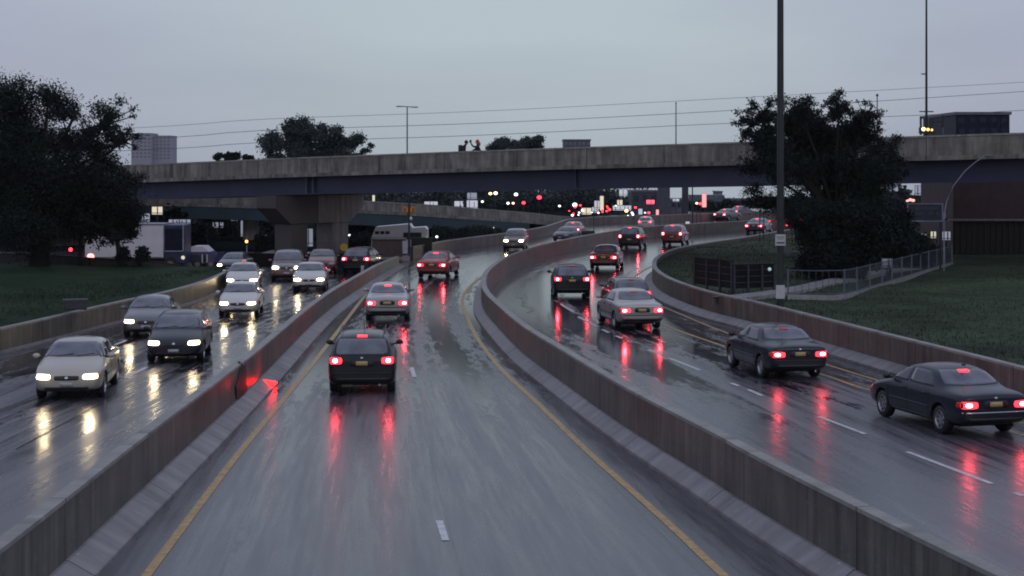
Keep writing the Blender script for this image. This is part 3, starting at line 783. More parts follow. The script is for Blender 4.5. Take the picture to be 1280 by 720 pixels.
    for ax, s in (('left', -1), ('right', 1)):
        z1 = T['belt']-.01
        for yy in (.16 if T is not HAT and T is not SUV else .06, -.86, 1.06):
            pt('door_seam', [(yy-.006, .32), (yy+.006, .32), (yy+.006, z1), (yy-.006, z1)], ax, M['arch'], nu=1, nv=8, off=.004, rnd=0)
        pt('sill', [(-.92, .26), (.95, .26), (.95, .34), (-.92, .34)], ax, M['trim'], nu=10, nv=1, off=.010, rnd=0)
        pt('rub_strip', [(-.92, .535), (.97, .535), (.97, .575), (-.92, .575)], ax, M['trim'], nu=10, nv=1, off=.014, rnd=0)
        for yy in (.33, -.68):
            pt('door_handle', [(yy-.09, z1-.12), (yy+.09, z1-.12), (yy+.09, z1-.09), (yy-.09, z1-.09)], ax, M['trim'], nu=3, nv=1, off=.026, rnd=.1)
        my = fy[0][1]-.12
        m = MB(); m.sphere((s*(W+.085), my, T['belt']+.085), .1, (1.0, .55, .68)); mo = m.build('wing_mirror', M['trim'], root, True)
        m = MB(); m.box((s*(W-.02), my, T['belt']+.045), (.14, .05, .05), bev=.012); m.build('mirror_arm', M['trim'], mo)
    for y in (T['rear_axle'], T['front_axle']):
        for sx in (-1, 1): make_wheel(T, sx, y, root)
    m = MB(); m.box((0, 0, .30), (1.3, Lc-.9, .16)); m.build('underbody', M['arch'], root)
    m = MB(); m.tube([(.45, -Lc/2+.02, .27), (.45, -Lc/2+.25, .28)], .028, 10); m.build('exhaust', M['chrome'], root)
    return root

PROTO = {'sedan': make_car(SED, 'sedan'), 'hatchback': make_car(HAT, 'hatchback'), 'suv': make_car(SUV, 'suv')}
USED = set()
def car(kind, X, Y, axis, colour, label, anchor='rear', face='rear', group=None, head=False, tail='bright', scale=1., brake=True, chrome=False, small=False):
    """axis: direction away from the camera, degrees to the right of +Y; anchor = ground point under the near bumper"""
    p = PROTO[kind]
    o = copy_tree(p)
    T = {'sedan': SED, 'hatchback': HAT, 'suv': SUV}[kind]
    a = R(axis); d = (math.sin(a), math.cos(a))
    hl = T['L']/2*scale
    o.location = (X+d[0]*hl, Y+d[1]*hl, .004)
    o.rotation_euler = (0, 0, -a if face == 'rear' else math.pi-a)
    o.scale = (scale,)*3
    tag(o, label, 'car', group)
    pm = M[colour]
    for c in list(o.children):
        nm = c.name.split('.')[0]
        if nm == 'body': override(c, pm)
        elif nm == 'wing_mirror': override(c, pm if colour not in ('p_black',) else M['trim'])
        elif nm == 'tail_light':
            override(c, M['tail'] if tail else M['tail_off'])
            for k in c.children: override(k, M['bulb'] if tail == 'bright' else M['bulb_dim'] if tail else M['tail_off'])
        elif nm == 'headlight':
            override(c, M['head'] if head else M['head_off'])
            for k in c.children: override(k, M['beam'] if head else M['head_off'])
        elif nm == 'rear_window':
            for k in c.children: override(k, M['tail'] if brake else M['tail_off'])
        elif nm == 'bumper_strip' and chrome: override(c, M['chrome'])
    if small:
        for c in list(o.children):
            if c.name.split('.')[0] in ('door_seam', 'sill', 'rub_strip', 'door_handle', 'shut_line', 'badge', 'rear_valance', 'lower_grille', 'exhaust', 'wing_mirror'):
                for k in list(c.children): bpy.data.objects.remove(k)
                bpy.data.objects.remove(c)
    return o
M['p_black'] = paint('black paint', (.014, .015, .020))
M['p_navy'] = paint('dark navy paint', (.018, .022, .036))
M['p_silver'] = paint('silver paint', (.40, .385, .40), .35, .35)
M['p_champ'] = paint('champagne paint', (.44, .40, .385), .3, .35)
M['p_cream'] = paint('cream paint', (.46, .43, .36), .05, .35)
M['p_white'] = paint('white paint', (.58, .57, .54), 0., .35)
M['p_grey'] = paint('grey paint', (.13, .135, .15), .3, .35)
M['p_greyblue'] = paint('slate paint', (.050, .055, .075), .2, .35)
M['p_red'] = paint('dark red paint', (.16, .018, .022), .1, .35)
M['p_tan'] = paint('bronze paint', (.18, .13, .115), .3, .35)
M['p_red2'] = paint('bright red paint', (.36, .03, .03), .05, .35)

grpR = 'cars driving away on the right road'
grpM = 'cars driving away on the middle road'
grpL = 'oncoming cars with headlights on'
# right road
r1 = car('sedan', 10.55, 36.6, -15, 'p_navy', 'dark sedan nearest on the right road, at the right edge, with silver bumper strip', group=grpR, chrome=True)
r2 = car('sedan', 8.0, 46.6, -10.5, 'p_navy', 'dark sedan with a tan plate, second nearest on the right road', group=grpR, brake=False)
r3 = car('sedan', 4.75, 61.2, -9.0, 'p_champ', 'pale champagne sedan just left of the yellow line on the right road', group=grpR, brake=False)
car('hatchback', 4.95, 68.6, -6, 'p_greyblue', 'slate grey hatchback mostly hidden ahead of the champagne sedan', group=grpR, brake=False, tail='dim', scale=.93)
car('hatchback', 2.75, 76.5, -1, 'p_black', 'black hatchback on the inside lane of the bend', group=grpR, brake=False)
car('sedan', 5.35, 98.5, 9, 'p_red', 'dark red sedan in mid bend, between the black hatchback and the overpass shadow', group=grpR, brake=False)
car('suv', 8.7, 125, 13, 'p_black', 'dark boxy car with red lights just beyond the overpass, left one of two', group=grpR, scale=.95, small=True)
car('suv', 12.35, 130, 15, 'p_red', 'dark red boxy car beyond the overpass, right one of two', group=grpR, scale=.95, small=True)
car('sedan', 22.2, 154.5, 22, 'p_greyblue', 'far dark sedan on the right road at the left edge of the tree', group=grpR, small=True)
car('sedan', 28.8, 170, 36, 'p_grey', 'far grey car seen through the tree beside the tall pole', group=grpR, small=True)
car('hatchback', 35.8, 183, 38, 'p_black', 'farthest dark hatchback with red lights glowing through the tree', group=grpR, small=True)
# middle road
m1 = car('hatchback', -3.9, 43.6, -3.5, 'p_black', 'black hatchback with roof aerial and tan plate, nearest on the middle road', group=grpM, scale=1.02)
m2 = car('sedan', -4.8, 64.6, -3, 'p_silver', 'silver sedan ahead of the black hatchback on the middle road', group=grpM)
m3 = car('sedan', -4.35, 90.5, 8, 'p_red2', 'bright red sedan braking at the start of the bend before the overpass', group=grpM)
m = MB(); m.tube([(0.05, -1.1, 1.53), (0.03, -1.25, 1.86)], .008, 5); m.build('aerial', M['trim'], m1)
m = MB()
m.tube([(-.58, -1.45, 1.50), (-.58, -1.4, 1.57), (-.58, .4, 1.575), (-.58, .45, 1.53)], .014, 6); m.tube([(.58, -1.45, 1.50), (.58, -1.4, 1.57), (.58, .4, 1.575), (.58, .45, 1.53)], .014, 6)
m.build('roof_rack', M['trim'], m1)
m = MB(); m.box((0, -.9, 1.46), (.05, .12, .05), bev=.015); m.build('aerial', M['trim'], r1)
# oncoming
l1 = car('sedan', -11.25, 42.4, -6.5, 'p_cream', 'cream sedan with fog lamp and tan plate, nearest oncoming car at the left edge', face='front', group=grpL, head=True, tail='dim')
l2 = car('hatchback', -10.2, 50.6, -5.5, 'p_navy', 'dark slate hatchback second nearest in the oncoming traffic', face='front', group=grpL, head=True, tail='dim')
car('sedan', -12.7, 58.2, -6, 'p_grey', 'grey sedan close to the left barrier, behind the dark slate hatchback', face='front', group=grpL, head=True, tail='dim', scale=.97)
car('sedan', -10.85, 66.4, -4.5, 'p_white', 'white sedan alone in the middle of the oncoming line, ahead of the dark slate hatchback', face='front', group=grpL, head=True, tail='dim', scale=.93)
car('sedan', -9.75, 80.6, -4, 'p_white', 'white sedan beside the central barrier with bright reflections below it', face='front', group=grpL, head=True, tail='dim', scale=.95)
car('suv', -11.75, 87.5, -5, 'p_tan', 'bronze boxy vehicle taller than its neighbours, under the pier', face='front', group=grpL, head=True, tail='dim', scale=.95)
l7 = car('sedan', -12.9, 80.2, -6, 'p_white', 'pale sedan with a small pink roof lamp, left of the bronze vehicle', face='front', group=grpL, head=True, tail='dim', scale=.95)
m = MB(); m.box((0, .1, 1.50), (.22, .12, .14), bev=.03); m.build('roof_lamp', simple('pink roof lamp', (.5, .2, .2), .3, emit=(1, .4, .4), es=.3), l7)
car('sedan', -10.7, 94.5, -5, 'p_red', 'dark red sedan half hidden between the bronze vehicle and the white sedan', face='front', group=grpL, head=False, tail='dim', scale=.95)
car('hatchback', -8.8, 94.3, 7, 'p_black', 'dark hatchback turning away with red lights beyond the end of the central barrier', tail='bright', scale=.98, brake=False)
car('suv', .1, 121.5, 5, 'p_tan', 'oncoming vehicle with very bright headlights beyond the overpass by the red wall', face='front', group=grpL, head=True, tail='dim', scale=.92, small=True)
car('sedan', 3.9, 137.5, 20, 'p_greyblue', 'small dark car low behind the curved barrier beyond the overpass', face='front', head=False, tail=None, scale=.85, small=True)
car('sedan', 5.1, 146, 10, 'p_red2', 'red car with glowing tail lights left of the ramp end', tail='bright', scale=.95, small=True)
car('hatchback', 13.2, 167, 10, 'p_white', 'tiny white car with a pink light between two far road walls', tail='dim', scale=.82, small=True)
car('sedan', 24.2, 196, 34, 'p_grey', 'far grey car with red tail light on the road behind the thin dark pole', tail='bright', scale=.95, small=True)
car('sedan', 27.8, 212, 38, 'p_greyblue', 'far dark car ahead of the grey one near the thin dark pole', tail='dim', scale=.95, small=True)
car('sedan', -16.0, 94.5, 4, 'p_greyblue', 'car crossing on the left street beside the van, headlights lit', face='front', head=True, tail='bright', scale=.82, small=True)
for k in list(PROTO.values()):
    def kill(o):
        for c in list(o.children): kill(c)
        bpy.data.objects.remove(o)
    kill(k)
l2.scale = (1., 1., .93)
fb = lamp_mat('far high beam', (1., .80, .46), 520.)
for o in COL.objects:
    if o.get('label', '').startswith('oncoming vehicle with very bright'):
        for c in o.children:
            if c.name.startswith('headlight'):
                for k in c.children: override(k, fb)
# fog lamp on the two nearest oncoming cars
for o in (l1, l2):
    m = MB(); m.sphere((-.52, 2.12 if o is l1 else 2.0, .36), .035, (1.6, .6, .7)); m.build('fog_lamp', M['lampamber'], o)

# ------------------------------------------------------------------ truck, van, bus, kiosk
def wheels_simple(e, xs, y0, y1, r, z0=0.):
    for x in xs:
        for y in (y0, y1):
            m = MB(); m.tube([(x, y-.12, z0+r), (x, y+.12, z0+r)], r, 20); w = m.build('wheel', M['rubber'], e)
            m = MB(); m.tube([(x, y-.13, z0+r), (x, y+.13, z0+r)], r*.5, 12); m.build('rim', M['rim'], w)
def truck():
    Y = 97.; x0 = P(106, 0, Y)[0]; x1 = P(230, 0, Y)[0]; zt = P(0, 281, Y)[2]
    xm = P(204, 0, Y)[0]
    e = empty('box_truck', ((x0+x1)/2, Y, 0), label='long pale box truck with a dark cab end standing behind the left grass bank', cat='truck')
    cx = (x0+x1)/2; w = 2.3
    MB().box(((x0+xm)/2-cx, w/2, (zt+.75)/2), (xm-x0, w, zt-.75), bev=.04).build('cargo_box', M['offwhite'], e)
    MB().box(((x0+xm)/2-cx, w/2, zt+.02), (xm-x0+.06, w+.06, .09), bev=.02).build('roof_rail', simple('grey rail', (.22, .23, .30), .4), e)
    MB().box(((x0+xm)/2-cx, -.02, .82), (xm-x0, .05, .06)).build('side_rail', M['greymetal'], e)
    cab = MB().box(((x1+xm)/2-cx+.02, w/2, (zt+.45)/2), (x1-xm-.06, w-.1, zt-.45), bev=.07).build('cab', simple('truck cab navy', (.03, .045, .09), .35, 0., .2, 1.), e)
    MB().box(((x1+xm)/2-cx+.02, .02, zt-.85), (x1-xm-.18, .06, 1.25), bev=.02).build('window', simple('truck window', (.010, .013, .028), .5, spec=.2), cab)
    for xx in (xm+.03, x1-.05): MB().box((xx-cx, .0, zt-.75), (.05, .05, 1.5)).build('door_frame', simple('pale frame', (.35, .36, .42), .4), cab)
    MB().box(((x1+xm)/2-cx, -.0, zt-1.52), (x1-xm-.1, .07, .05)).build('door_frame', simple('pale frame', (.35, .36, .42), .4), cab)
    MB().box((0, w/2, .6), (x1-x0-.3, w-.6, .2)).build('chassis', M['trim'], e)
    wheels_simple(e, [x0-cx+1., x1-cx-.8], .15, w-.15, .42)
    # marker lamp on the front corner
    MB().sphere((x1-cx-.05, -.05, P(0, 322, Y)[2]), .11).build('marker_lamp', M['warm_lit'], e)
truck()
def van():
    Y = 99.5; x0 = P(236, 0, Y)[0]; x1 = P(274, 0, Y)[0]; cx = (x0+x1)/2; zt = P(0, 308, Y)[2]; Lc = x1-x0
    e = empty('van', (cx, Y, 0), label='dark blue van with a white raised roof beside the box truck', cat='van')
    m = MB(); h = Lc/2
    m.prism([(-h, .35), (-h, zt-.33), (h-.55, zt-.33), (h-.05, zt-1.0), (h, .95), (h, .35)], 0, 1.8)
    b = m.build('body', simple('van blue', (.06, .08, .18), .3, coat=.5), e)
    m = MB(); m.prism([(-h+.03, zt-.33), (-h+.06, zt-.05), (-h+.2, zt), (h-.95, zt), (h-.60, zt-.32)], .03, 1.77); m.build('roof', M['offwhite'], e)
    for a, c in ((-h+.15, -h+.75), (-h+.85, h-.75)):
        MB().box(((a+c)/2, -.005, zt-.72), (c-a, .03, .42), bev=.01).build('window', M['glass_side'], b)
    m = MB(); m.prism([(h-.68, zt-.94), (h-.68, zt-.52), (h-.58, zt-.52), (h-.18, zt-.94)], -.02, .02); m.build('window', M['glass'], b)
    for xx in (-h+.8, h-.72):
        m = MB(); m.box((xx, -.01, zt-.72), (.06, .04, .5), rx=0); m.build('pillar', M['offwhite'], b)
    wheels_simple(e, [-h+.5, h-.5], .12, 1.68, .32)
van()
def bus():
    Y = 121.; cx = P(499, 0, Y)[0]; zt = P(0, 280, Y)[2]
    e = empty('bus', (cx, Y, 0), R(0), label='white bus with a raised roof unit parked behind the brown kiosk', cat='bus')
    x0 = P(464, 0, Y)[0]-cx; x1 = P(534, 0, Y)[0]-cx; xm = P(512, 0, Y)[0]-cx
    m = MB(); m.prism([(x0, .3), (x0+.02, zt-.95), (x0+.32, zt-.22), (xm, zt), (xm+.2, zt-.28), (x1-.15, zt-.22), (x1, zt-.4), (x1, .3)], 0, 2.2)
    b = m.build('body', simple('white bus paint', (.85, .85, .87), .35, 0., .05, 1.5), e)
    for a in (0., .38, .76): MB().box((x0+.42+a, -.01, zt-.62), (.30, .03, .22), bev=.01).build('window', M['glass_side'], b)
    MB().box(((x0+x1)/2+.95, -.01, zt-.86), (1.3, .03, .5), bev=.01).build('window', M['glass_side'], b)
    MB().box((x0+1.2, -.02, zt-.98), (2.3, .05, .05)).build('side_stripe', simple('brown stripe', (.16, .08, .05), .4), b)
    MB().sphere((x1-.03, -.03, zt-1.02), .09).build('marker_lamp', M['warm_lit'], b)
    wheels_simple(e, [x0+.8, x1-.8], .15, 2.05, .4)
bus()
def kiosk():
    Y = 112.; a = P(465, 0, Y)[0]; b = P(505, 0, Y)[0]; cx = (a+b)/2; zt = P(0, 300, Y)[2]
    e = empty('kiosk', (cx, Y, 0), label='low brown board kiosk with horizontal planks in front of the white bus', cat='shed')
    w = MB(); w.box((0, .9, (zt)/2), (b-a, 1.8, zt), bev=.02); w.build('wall', M['wood'], e)
    for k in range(5): MB().box((0, -.012, .2+k*.2), (b-a-.04, .03, .17), bev=.008).build('plank', simple('plank brown', (.075, .050, .050), .5, 0., .3, 3.), e)
    MB().box((0, .9, zt+.04), (b-a+.14, 2., .09), bev=.015).build('roof', simple('kiosk roof', (.10, .075, .06), .5), e)
    MB().box((0, -.3, .04), (b-a+.5, 1.0, .08)).build('step', M['path'], e)
kiosk()
a = P(514, 0, 114)[0]; b = P(540, 0, 114)[0]
e = empty('board_wall', ((a+b)/2, 114, 0), label='short reddish brown wall between the thin pole and the long far wall', cat='wall')
MB().box((0, .1, .62), (b-a, .18, 1.24), bev=.01).build('wall', M['rust_wall'], e)
MB().box((0, .1, 1.27), (b-a+.05, .24, .06), bev=.01).build('cap', M['cap'], e)

# black wall under the pier and wall behind the left bank
def wall_line(name, pts, h, th, mat, label, z=0., cat='wall', rail=True):
    c = catmull(pts, 1.)
    e = empty(name, (float(c[0, 0]), float(c[0, 1]), z), label=label, cat=cat)
    cc = c-c[0]
    sweep('wall', cc, [(-th/2, -.4), (-th/2, h), (th/2, h), (th/2, -.4)], mat, e)
    if rail: sweep('cap', cc, [(-th/2-.02, h-.04), (-th/2-.02, h+.02), (th/2+.02, h+.02), (th/2+.02, h-.04)], M['blackwall'], e)
    for i in range(3, len(cc), 3):
        MB().box((cc[i, 0], cc[i, 1]-th/2-.03, h/2), (.08, .06, h-.02)).build('post', M['blackwall'], e)
    return e
wl = wall_line('low_wall', [(-46, 92), (-34, 91), (-24, 87), (-18, 84.7), (-15.0, 85.2)], 1.52, .12, simple('dark olive boards', (.020, .020, .018), .6, 0., .4, 2.), 'low dark board wall behind the left grass bank in front of the box truck')
for o in wl.children:
    mw = o.matrix_basis
    for v in o.data.vertices:
        if v.co.z > 0: v.co.z *= float(np.interp(v.co.x-46, [-24, -18, -15], [.97, .82, .56]))
wall_line('low_wall', [(-17.8, 103), (-14, 102.2), (-10.6, 101.6), (-9.2, 101.8)], .78, .2, M['blackwall'], 'low black wall at the foot of the overpass pier')

# ------------------------------------------------------------------ poles, signs, signals
def pole(name, label, x, y, z0, z1, r, mat, cat='pole', r2=None, **kw):
    e = empty(name, (x, y, z0), label=label, cat=cat, **kw)
    m = MB(); m.tube([(0, 0, 0), (0, 0, z1-z0)], [r, r2 or r*.7], 12); m.build('shaft', mat, e)
    return e
# tall dark green pole in front of the right tree
Y = 62.; X = P(975.5, 0, Y)[0]
tp = pole('tall_pole', 'tall dark green pole with two white notices rising past the right tree', X, Y, .75, 18.5, .14, simple('dark green pole', (.014, .024, .024), .5, 0., .3, 4.), r2=.105)
m = MB(); m.tube([(0, 0, 0), (0, 0, .06)], .2, 12); m.build('base_plate', M['darkmetal'], tp)
def notice(parent, px0, py0, px1, py1, Y, marks, pX, pY, pz):
    x0, _, z1 = P(px0, py0, Y); x1, _, z0 = P(px1, py1, Y)
    o = MB().box(((x0+x1)/2-pX, Y-pY, (z0+z1)/2-pz), (x1-x0, .03, z1-z0), bev=.008).build('notice', simple('white notice', (.50, .50, .54), .4, 0., .08, 4.), parent)
    mm = MB()
    for (a, b, c, d) in marks:
        mm.box((x0+(x1-x0)*(a+c)/2-pX, Y-pY-.018, z1-(z1-z0)*(b+d)/2-pz), ((x1-x0)*(c-a), .006, (z1-z0)*(d-b)))
    if marks: mm.build('lettering', simple('dark grey ink', (.06, .06, .09), .5), o)
notice(tp, 969, 293, 982, 307, Y-.17, [(.12, .68, .9, .82), (.14, .2, .86, .26), (.2, .38, .8, .43)], X, Y, .75)
notice(tp, 970, 356.5, 981, 373.5, Y-.17, [], X, Y, .75)
m = MB(); m.box((.38, 0, P(0, 320, Y)[2]-.75), (.5, .06, .12), bev=.02); m.box((.5, 0, P(0, 318, Y)[2]-.75), (.2, .1, .22), bev=.03); m.build('bracket', M['darkmetal'], tp)

# thin poles
x, y, z = onbridge(509, 8.)
lp = pole('street_lamp', 'double armed street lamp standing on the overpass left of the walkers', x, y, z, P(0, 133, y)[2], .06, M['greymetal'], 'lamp')
h = P(0, 133, y)[2]-z
m = MB(); m.tube([(-.6, 0, h+.02), (0, 0, h-.02), (.62, 0, h-.06)], .035, 6); m.build('arm', M['greymetal'], lp)
for s in (-1, 1): MB().box((s*.55, 0, h+(.0 if s < 0 else -.05)), (.42, .16, .08), bev=.03).build('lamp_head', M['greymetal'], lp)
x, y, z = onbridge(845, 7.)
tp2 = pole('utility_pole', 'slim bare pole standing behind the overpass between the small block and the right tree', x, y, z, P(0, 129, y)[2], .045, M['greymetal'])
MB().box((0, 0, P(0, 129, y)[2]-z+.02), (.09, .09, .1), bev=.02).build('pole_cap', M['greymetal'], tp2)
x, y, z = onbridge(1096.5, 7.)
tp3 = pole('lamp_pole', 'slim grey pole with a small round top just right of the right tree', x, y, z, P(0, 119, y)[2], .045, M['greymetal'])
MB().sphere((0, 0, P(0, 119, y)[2]-z), .08).build('pole_cap', M['darkmetal'], tp3)
MB().box((0, 0, 1.1), (.22, .16, .5), bev=.03).build('junction_box', M['darkmetal'], tp3)
# signal mast on the overpass
x, y, z = onbridge(1158, 1.2)
sm = pole('signal_mast', 'tall mast on the overpass right end carrying a lit amber signal box', x, y, z, P(0, -40, y)[2], .075, M['darkmetal'], 'traffic signal', r2=.045)
def zz(py): return P(0, py, y)[2]-z
MB().box((-.14, 0, zz(92.5)), (.26, .05, .06)).build('bracket', M['darkmetal'], sm)
m = MB(); m.box((-.30, 0, zz(157)), (.10, .1, 1.0)); m.box((.0, 0, zz(139.5)), (.75, .06, .06)); m.box((-.15, 0, zz(147)), (.3, .05, .05)); m.build('cage', M['darkmetal'], sm)
sg = MB().box((.26, 0, zz(154)), (.26, .26, .62), bev=.03).build('signal_head', M['darkmetal'], sm)
sg2 = MB().box((0, -.02, zz(163)), (.78, .28, .34), bev=.03).build('signal_box', M['darkmetal'], sm)
m = MB(); m.sphere((-.20, -.19, zz(161.5)), .10, (1, .5, 1)); m.build('lamp', lamp_mat('bright amber lamp', (1., .75, .30), 4.), sg2)
m = MB(); m.sphere((.04, -.18, zz(162)), .07, (1, .5, 1)); m.build('lamp', M['amber'], sg2)
m = MB(); m.sphere((.25, -.18, zz(162.5)), .05, (1, .5, 1)); m.build('lamp', M['amber'], sg2)
m = MB(); m.tube([(.35, 0, zz(153)), (.85, 0, zz(152))], .035, 6); ar = m.build('arm', M['darkmetal'], sm)
m = MB(); m.box((.86, 0, zz(151)), (.17, .2, .62), bev=.04); m.build('signal_head', M['darkmetal'], ar)
m = MB(); m.tube([(.9, 0, zz(158)), (.9, 0, zz(170))], .02, 6); m.build('signal_post', M['greymetal'], sm)
# curved lamp arm at right
Yc = 84.
cp = empty('curved_lamp', (P(1180, 0, Yc)[0], Yc, .75), label='thin pale curved lamp arm arching over the dark sign board at right', cat='lamp')
pts = []
for px, py in [(1180, 345), (1180, 270), (1183, 252), (1192, 232), (1206, 214), (1220, 202), (1232, 195)]:
    X_, Y_, Z_ = P(px, py, Yc); pts.append((X_-cp.location.x, 0, Z_-.75))
m = MB(); m.tube(pts, [.035, .035, .028, .026, .024, .022, .02], 8); m.build('arm', simple('pale pole', (.22, .24, .30), .4), cp)
MB().box((pts[-1][0]+.15, 0, pts[-1][2]+.02), (.42, .14, .08), bev=.03).build('lamp_head', M['greymetal'], cp)
MB().box((0, -.05, pts[1][2]), (.12, .1, .34), bev=.02).build('junction_box', simple('pale box', (.2, .22, .32), .4), cp)

# dark sign board with unreadable blue lettering
Ys = 85.
x0, _, z1 = P(1133.5, 254, Ys); x1, _, z0 = P(1178.5, 277, Ys); cx = (x0+x1)/2
sb = empty('sign_board', (cx, Ys, .75), label='dark sign board with a pale blue frame and two faint lines of lettering', cat='sign')
MB().box((0, 0, (z0+z1)/2-.75), (x1-x0, .08, z1-z0), bev=.01).build('panel', simple('navy sign panel', (.010, .014, .030), .4), sb)
m = MB(); w_, h_ = x1-x0, z1-z0; zc = (z0+z1)/2-.75
for c, s in [((0, -.05, zc+h_/2-.03), (w_, .03, .05)), ((0, -.05, zc-h_/2+.03), (w_, .03, .06)), ((-w_/2+.03, -.05, zc), (.05, .03, h_-.12)), ((w_/2-.03, -.05, zc), (.06, .03, h_-.12))]: m.box(c, s)
m.build('frame', simple('pale blue frame', (.16, .19, .28), .4), sb)
m = MB(); rs = random.Random(3)
for row, (xa, xb) in ((.22, (-.74, .74)), (-.06, (-.74, .80))):
    xx = xa*w_/2
    while xx < xb*w_/2:
        wd = rs.uniform(.05, .10)
        if rs.random() > .14:
            hh = rs.uniform(.10, .17)
            m.box((xx, -.048, zc+row*h_*1.0), (.022, .012, hh)); m.box((xx+wd*.35, -.048, zc+row*h_+rs.uniform(-.04, .04)), (wd*.6, .012, .022))
        xx += wd+.03
m.build('lettering', simple('dim blue lettering', (.05, .075, .16), .5), sb)
for s in (-1, 1):
    m = MB(); m.tube([(s*(w_/2-.1), .06, 0), (s*(w_/2-.1), .06, z1-.75)], .05, 8); m.build('post', M['darkmetal'], sb)
m = MB()
for dx, dz, r in ((-.05, 0, .06), (.1, .05, .08), (.24, .02, .075)): m.sphere((P(1138, 0, Ys)[0]-cx+dx-.1, 0, P(0, 251, Ys)[2]-.75+dz), r, (1.2, .8, .9))
m.build('red_lamp', lamp_mat('pink red lamp', (1., .32, .28), 2.2), sb)
# traffic sign pole by the kiosk
X, Y = P(511.5, 0, 108.)[:2]
kp = pole('sign_pole', 'dark pole with two amber signal heads seen from behind by the kiosk', X, Y, 0, P(0, 243, 108)[2], .075, M['darkmetal'])
def kz(py): return P(0, py, 108)[2]
orange = simple('amber housing', (.55, .20, .025), .45, 0., .2, 5., emit=(1, .4, .05), es=.05)
for s in (-1, 1):
    m = MB(); m.box((s*.26, .0, kz(262)), (.26, .22, .42), bev=.09); m.box((s*.14, 0, kz(262.5)), (.14, .16, .28), bev=.05); hd = m.build('signal_head', orange, kp)
    m = MB(); m.box((s*.26, -.12, kz(262)), (.14, .02, .30), bev=.01); m.build('signal_door', simple('dark amber', (.30, .10, .02), .5), hd)
MB().sphere((.12, -.08, kz(273)), .09, (1, .6, 1.3)).build('camera_housing', M['offwhite'], kp)
MB().box((-.26, -.05, kz(309)), (.34, .04, .82), bev=.01).build('sign_panel', simple('grey white panel', (.36, .35, .40), .5), kp)
MB().box((-.2, 0, .18), (.5, .4, .36), bev=.03).build('base_block', simple('pink grey block', (.28, .22, .23), .5), kp)
# amber crossing lamp, yellow sign, delineators, red lamps
X, Y, Z = P(308.5, 302.5, 106.)
ap = pole('signal_pole', 'short pale pole with a small amber lit signal left of the pier', X, Y, 0, Z+.3, .05, simple('pale pole', (.22, .24, .30), .4), 'traffic signal')
MB().box((0, -.02, Z), (.24, .16, .34), bev=.03).build('signal_head', M['darkmetal'], ap)
MB().sphere((0, -.11, Z+.04), .085, (1, .5, 1)).build('lamp', M['amber'], ap)
X, Y, Z = P(430, 309, 118.)
yp = pole('road_sign', 'round yellow warning sign on a short post right of the pier', X, Y, 0, Z, .03, M['greymetal'], 'sign')
MB().tube([(0, -.03, Z), (0, -.06, Z)], .27, 20).build('sign_face', simple('yellow sign', (.50, .36, .06), .5, emit=(1, .7, .1), es=.06), yp)
X, Y = P(417.5, 0, 99.8)[:2]
dp = pole('delineator', 'dark post with two small red lamps in front of the black wall', X, Y, 0, P(0, 318, Y)[2], .04, M['darkmetal'], 'post')
for py, r in ((322, .06), (329.5, .085)): MB().sphere((0, -.06, P(0, py, Y)[2]), r).build('lamp', lamp_mat('small red lamp', (1., .16, .08), 2.4), dp)
def reflector_post(px, py0, py1, lab):
    yb = py1; X, Y = G(px, yb)
    e = pole('marker_post', lab, X, Y, 0, P(0, py0, Y)[2], .035, simple('pale marker plastic', (.35, .36, .42), .5), 'post')
    MB().box((0, 0, P(0, py0, Y)[2]*.75), (.16, .04, P(0, py0, Y)[2]*.5), bev=.01).build('marker_panel', simple('pale marker panel', (.40, .42, .50), .5), e)
reflector_post(453, 332, 350, 'slim pale marker post at the far end of the central barrier')
for px, py, lab in ((88.5, 312, 'red lamp on a dark post left of the box truck under the big tree'), (173, 316, 'red lamp on a dark post in front of the middle of the box truck')):
    Y = 88.4 if px < 100 else 85.4
    X, _, Z = P(px, py, Y)
    e = pole('lamp_post', lab, X, Y, .9, Z, .03, M['darkmetal'], 'lamp')
    MB().sphere((0, -.04, Z-.9), .10 if px < 100 else .08).build('lamp', M['lampred'], e)

# damaged spot in the barrier with the glowing flare
fx, fy = G(338, 484)
fl = empty('road_flare', (fx-.05, fy, .0), R(-20), label='small red glowing flare lying at the foot of the central barrier by the broken spot', cat='flare')
m = MB(); m.sphere((0.05, 0, .12), .085, (2.4, .9, .6)); m.box((-.2, 0, .15), (.3, .1, .07), bev=.02); m.build('glowing_end', M['flare'], fl, True)
m = MB(); m.tube([(-.32, 0, .16), (-.60, .05, .36), (-.66, .05, .42)], [.06, .10, .04], 8); m.build('dark_stick', M['trim'], fl)
gx, gy = G(331, 500)
tt = empty('broken_panel', (-6.775, 41.4, 0), label='dark torn panel hanging on the central barrier above the red flare', cat='debris')
m = MB()
prof = [(.2, 1.0), (.7, .99), (1.0, .74), (.85, .52), (.95, .30), (.30, .27), (-.55, .29), (-.7, .60), (-.25, .80)]
m.add([(.095+.012*math.sin(i*2.), a, z) for i, (a, z) in enumerate(prof)]+[(.03, a, z) for a, z in prof], [tuple(range(9)), tuple(range(17, 8, -1))]+[(i, (i+1) % 9, (i+1) % 9+9, i+9) for i in range(9)])
m.build('panel', simple('torn dark rubber', (.022, .018, .020), .5, 0., .4, 5.), tt)
m = MB(); m.tube([(0.08, .3, .84), (.07, .32, 1.02), (-.02, .35, 1.09)], .03, 6); m.build('strap', M['trim'], tt)

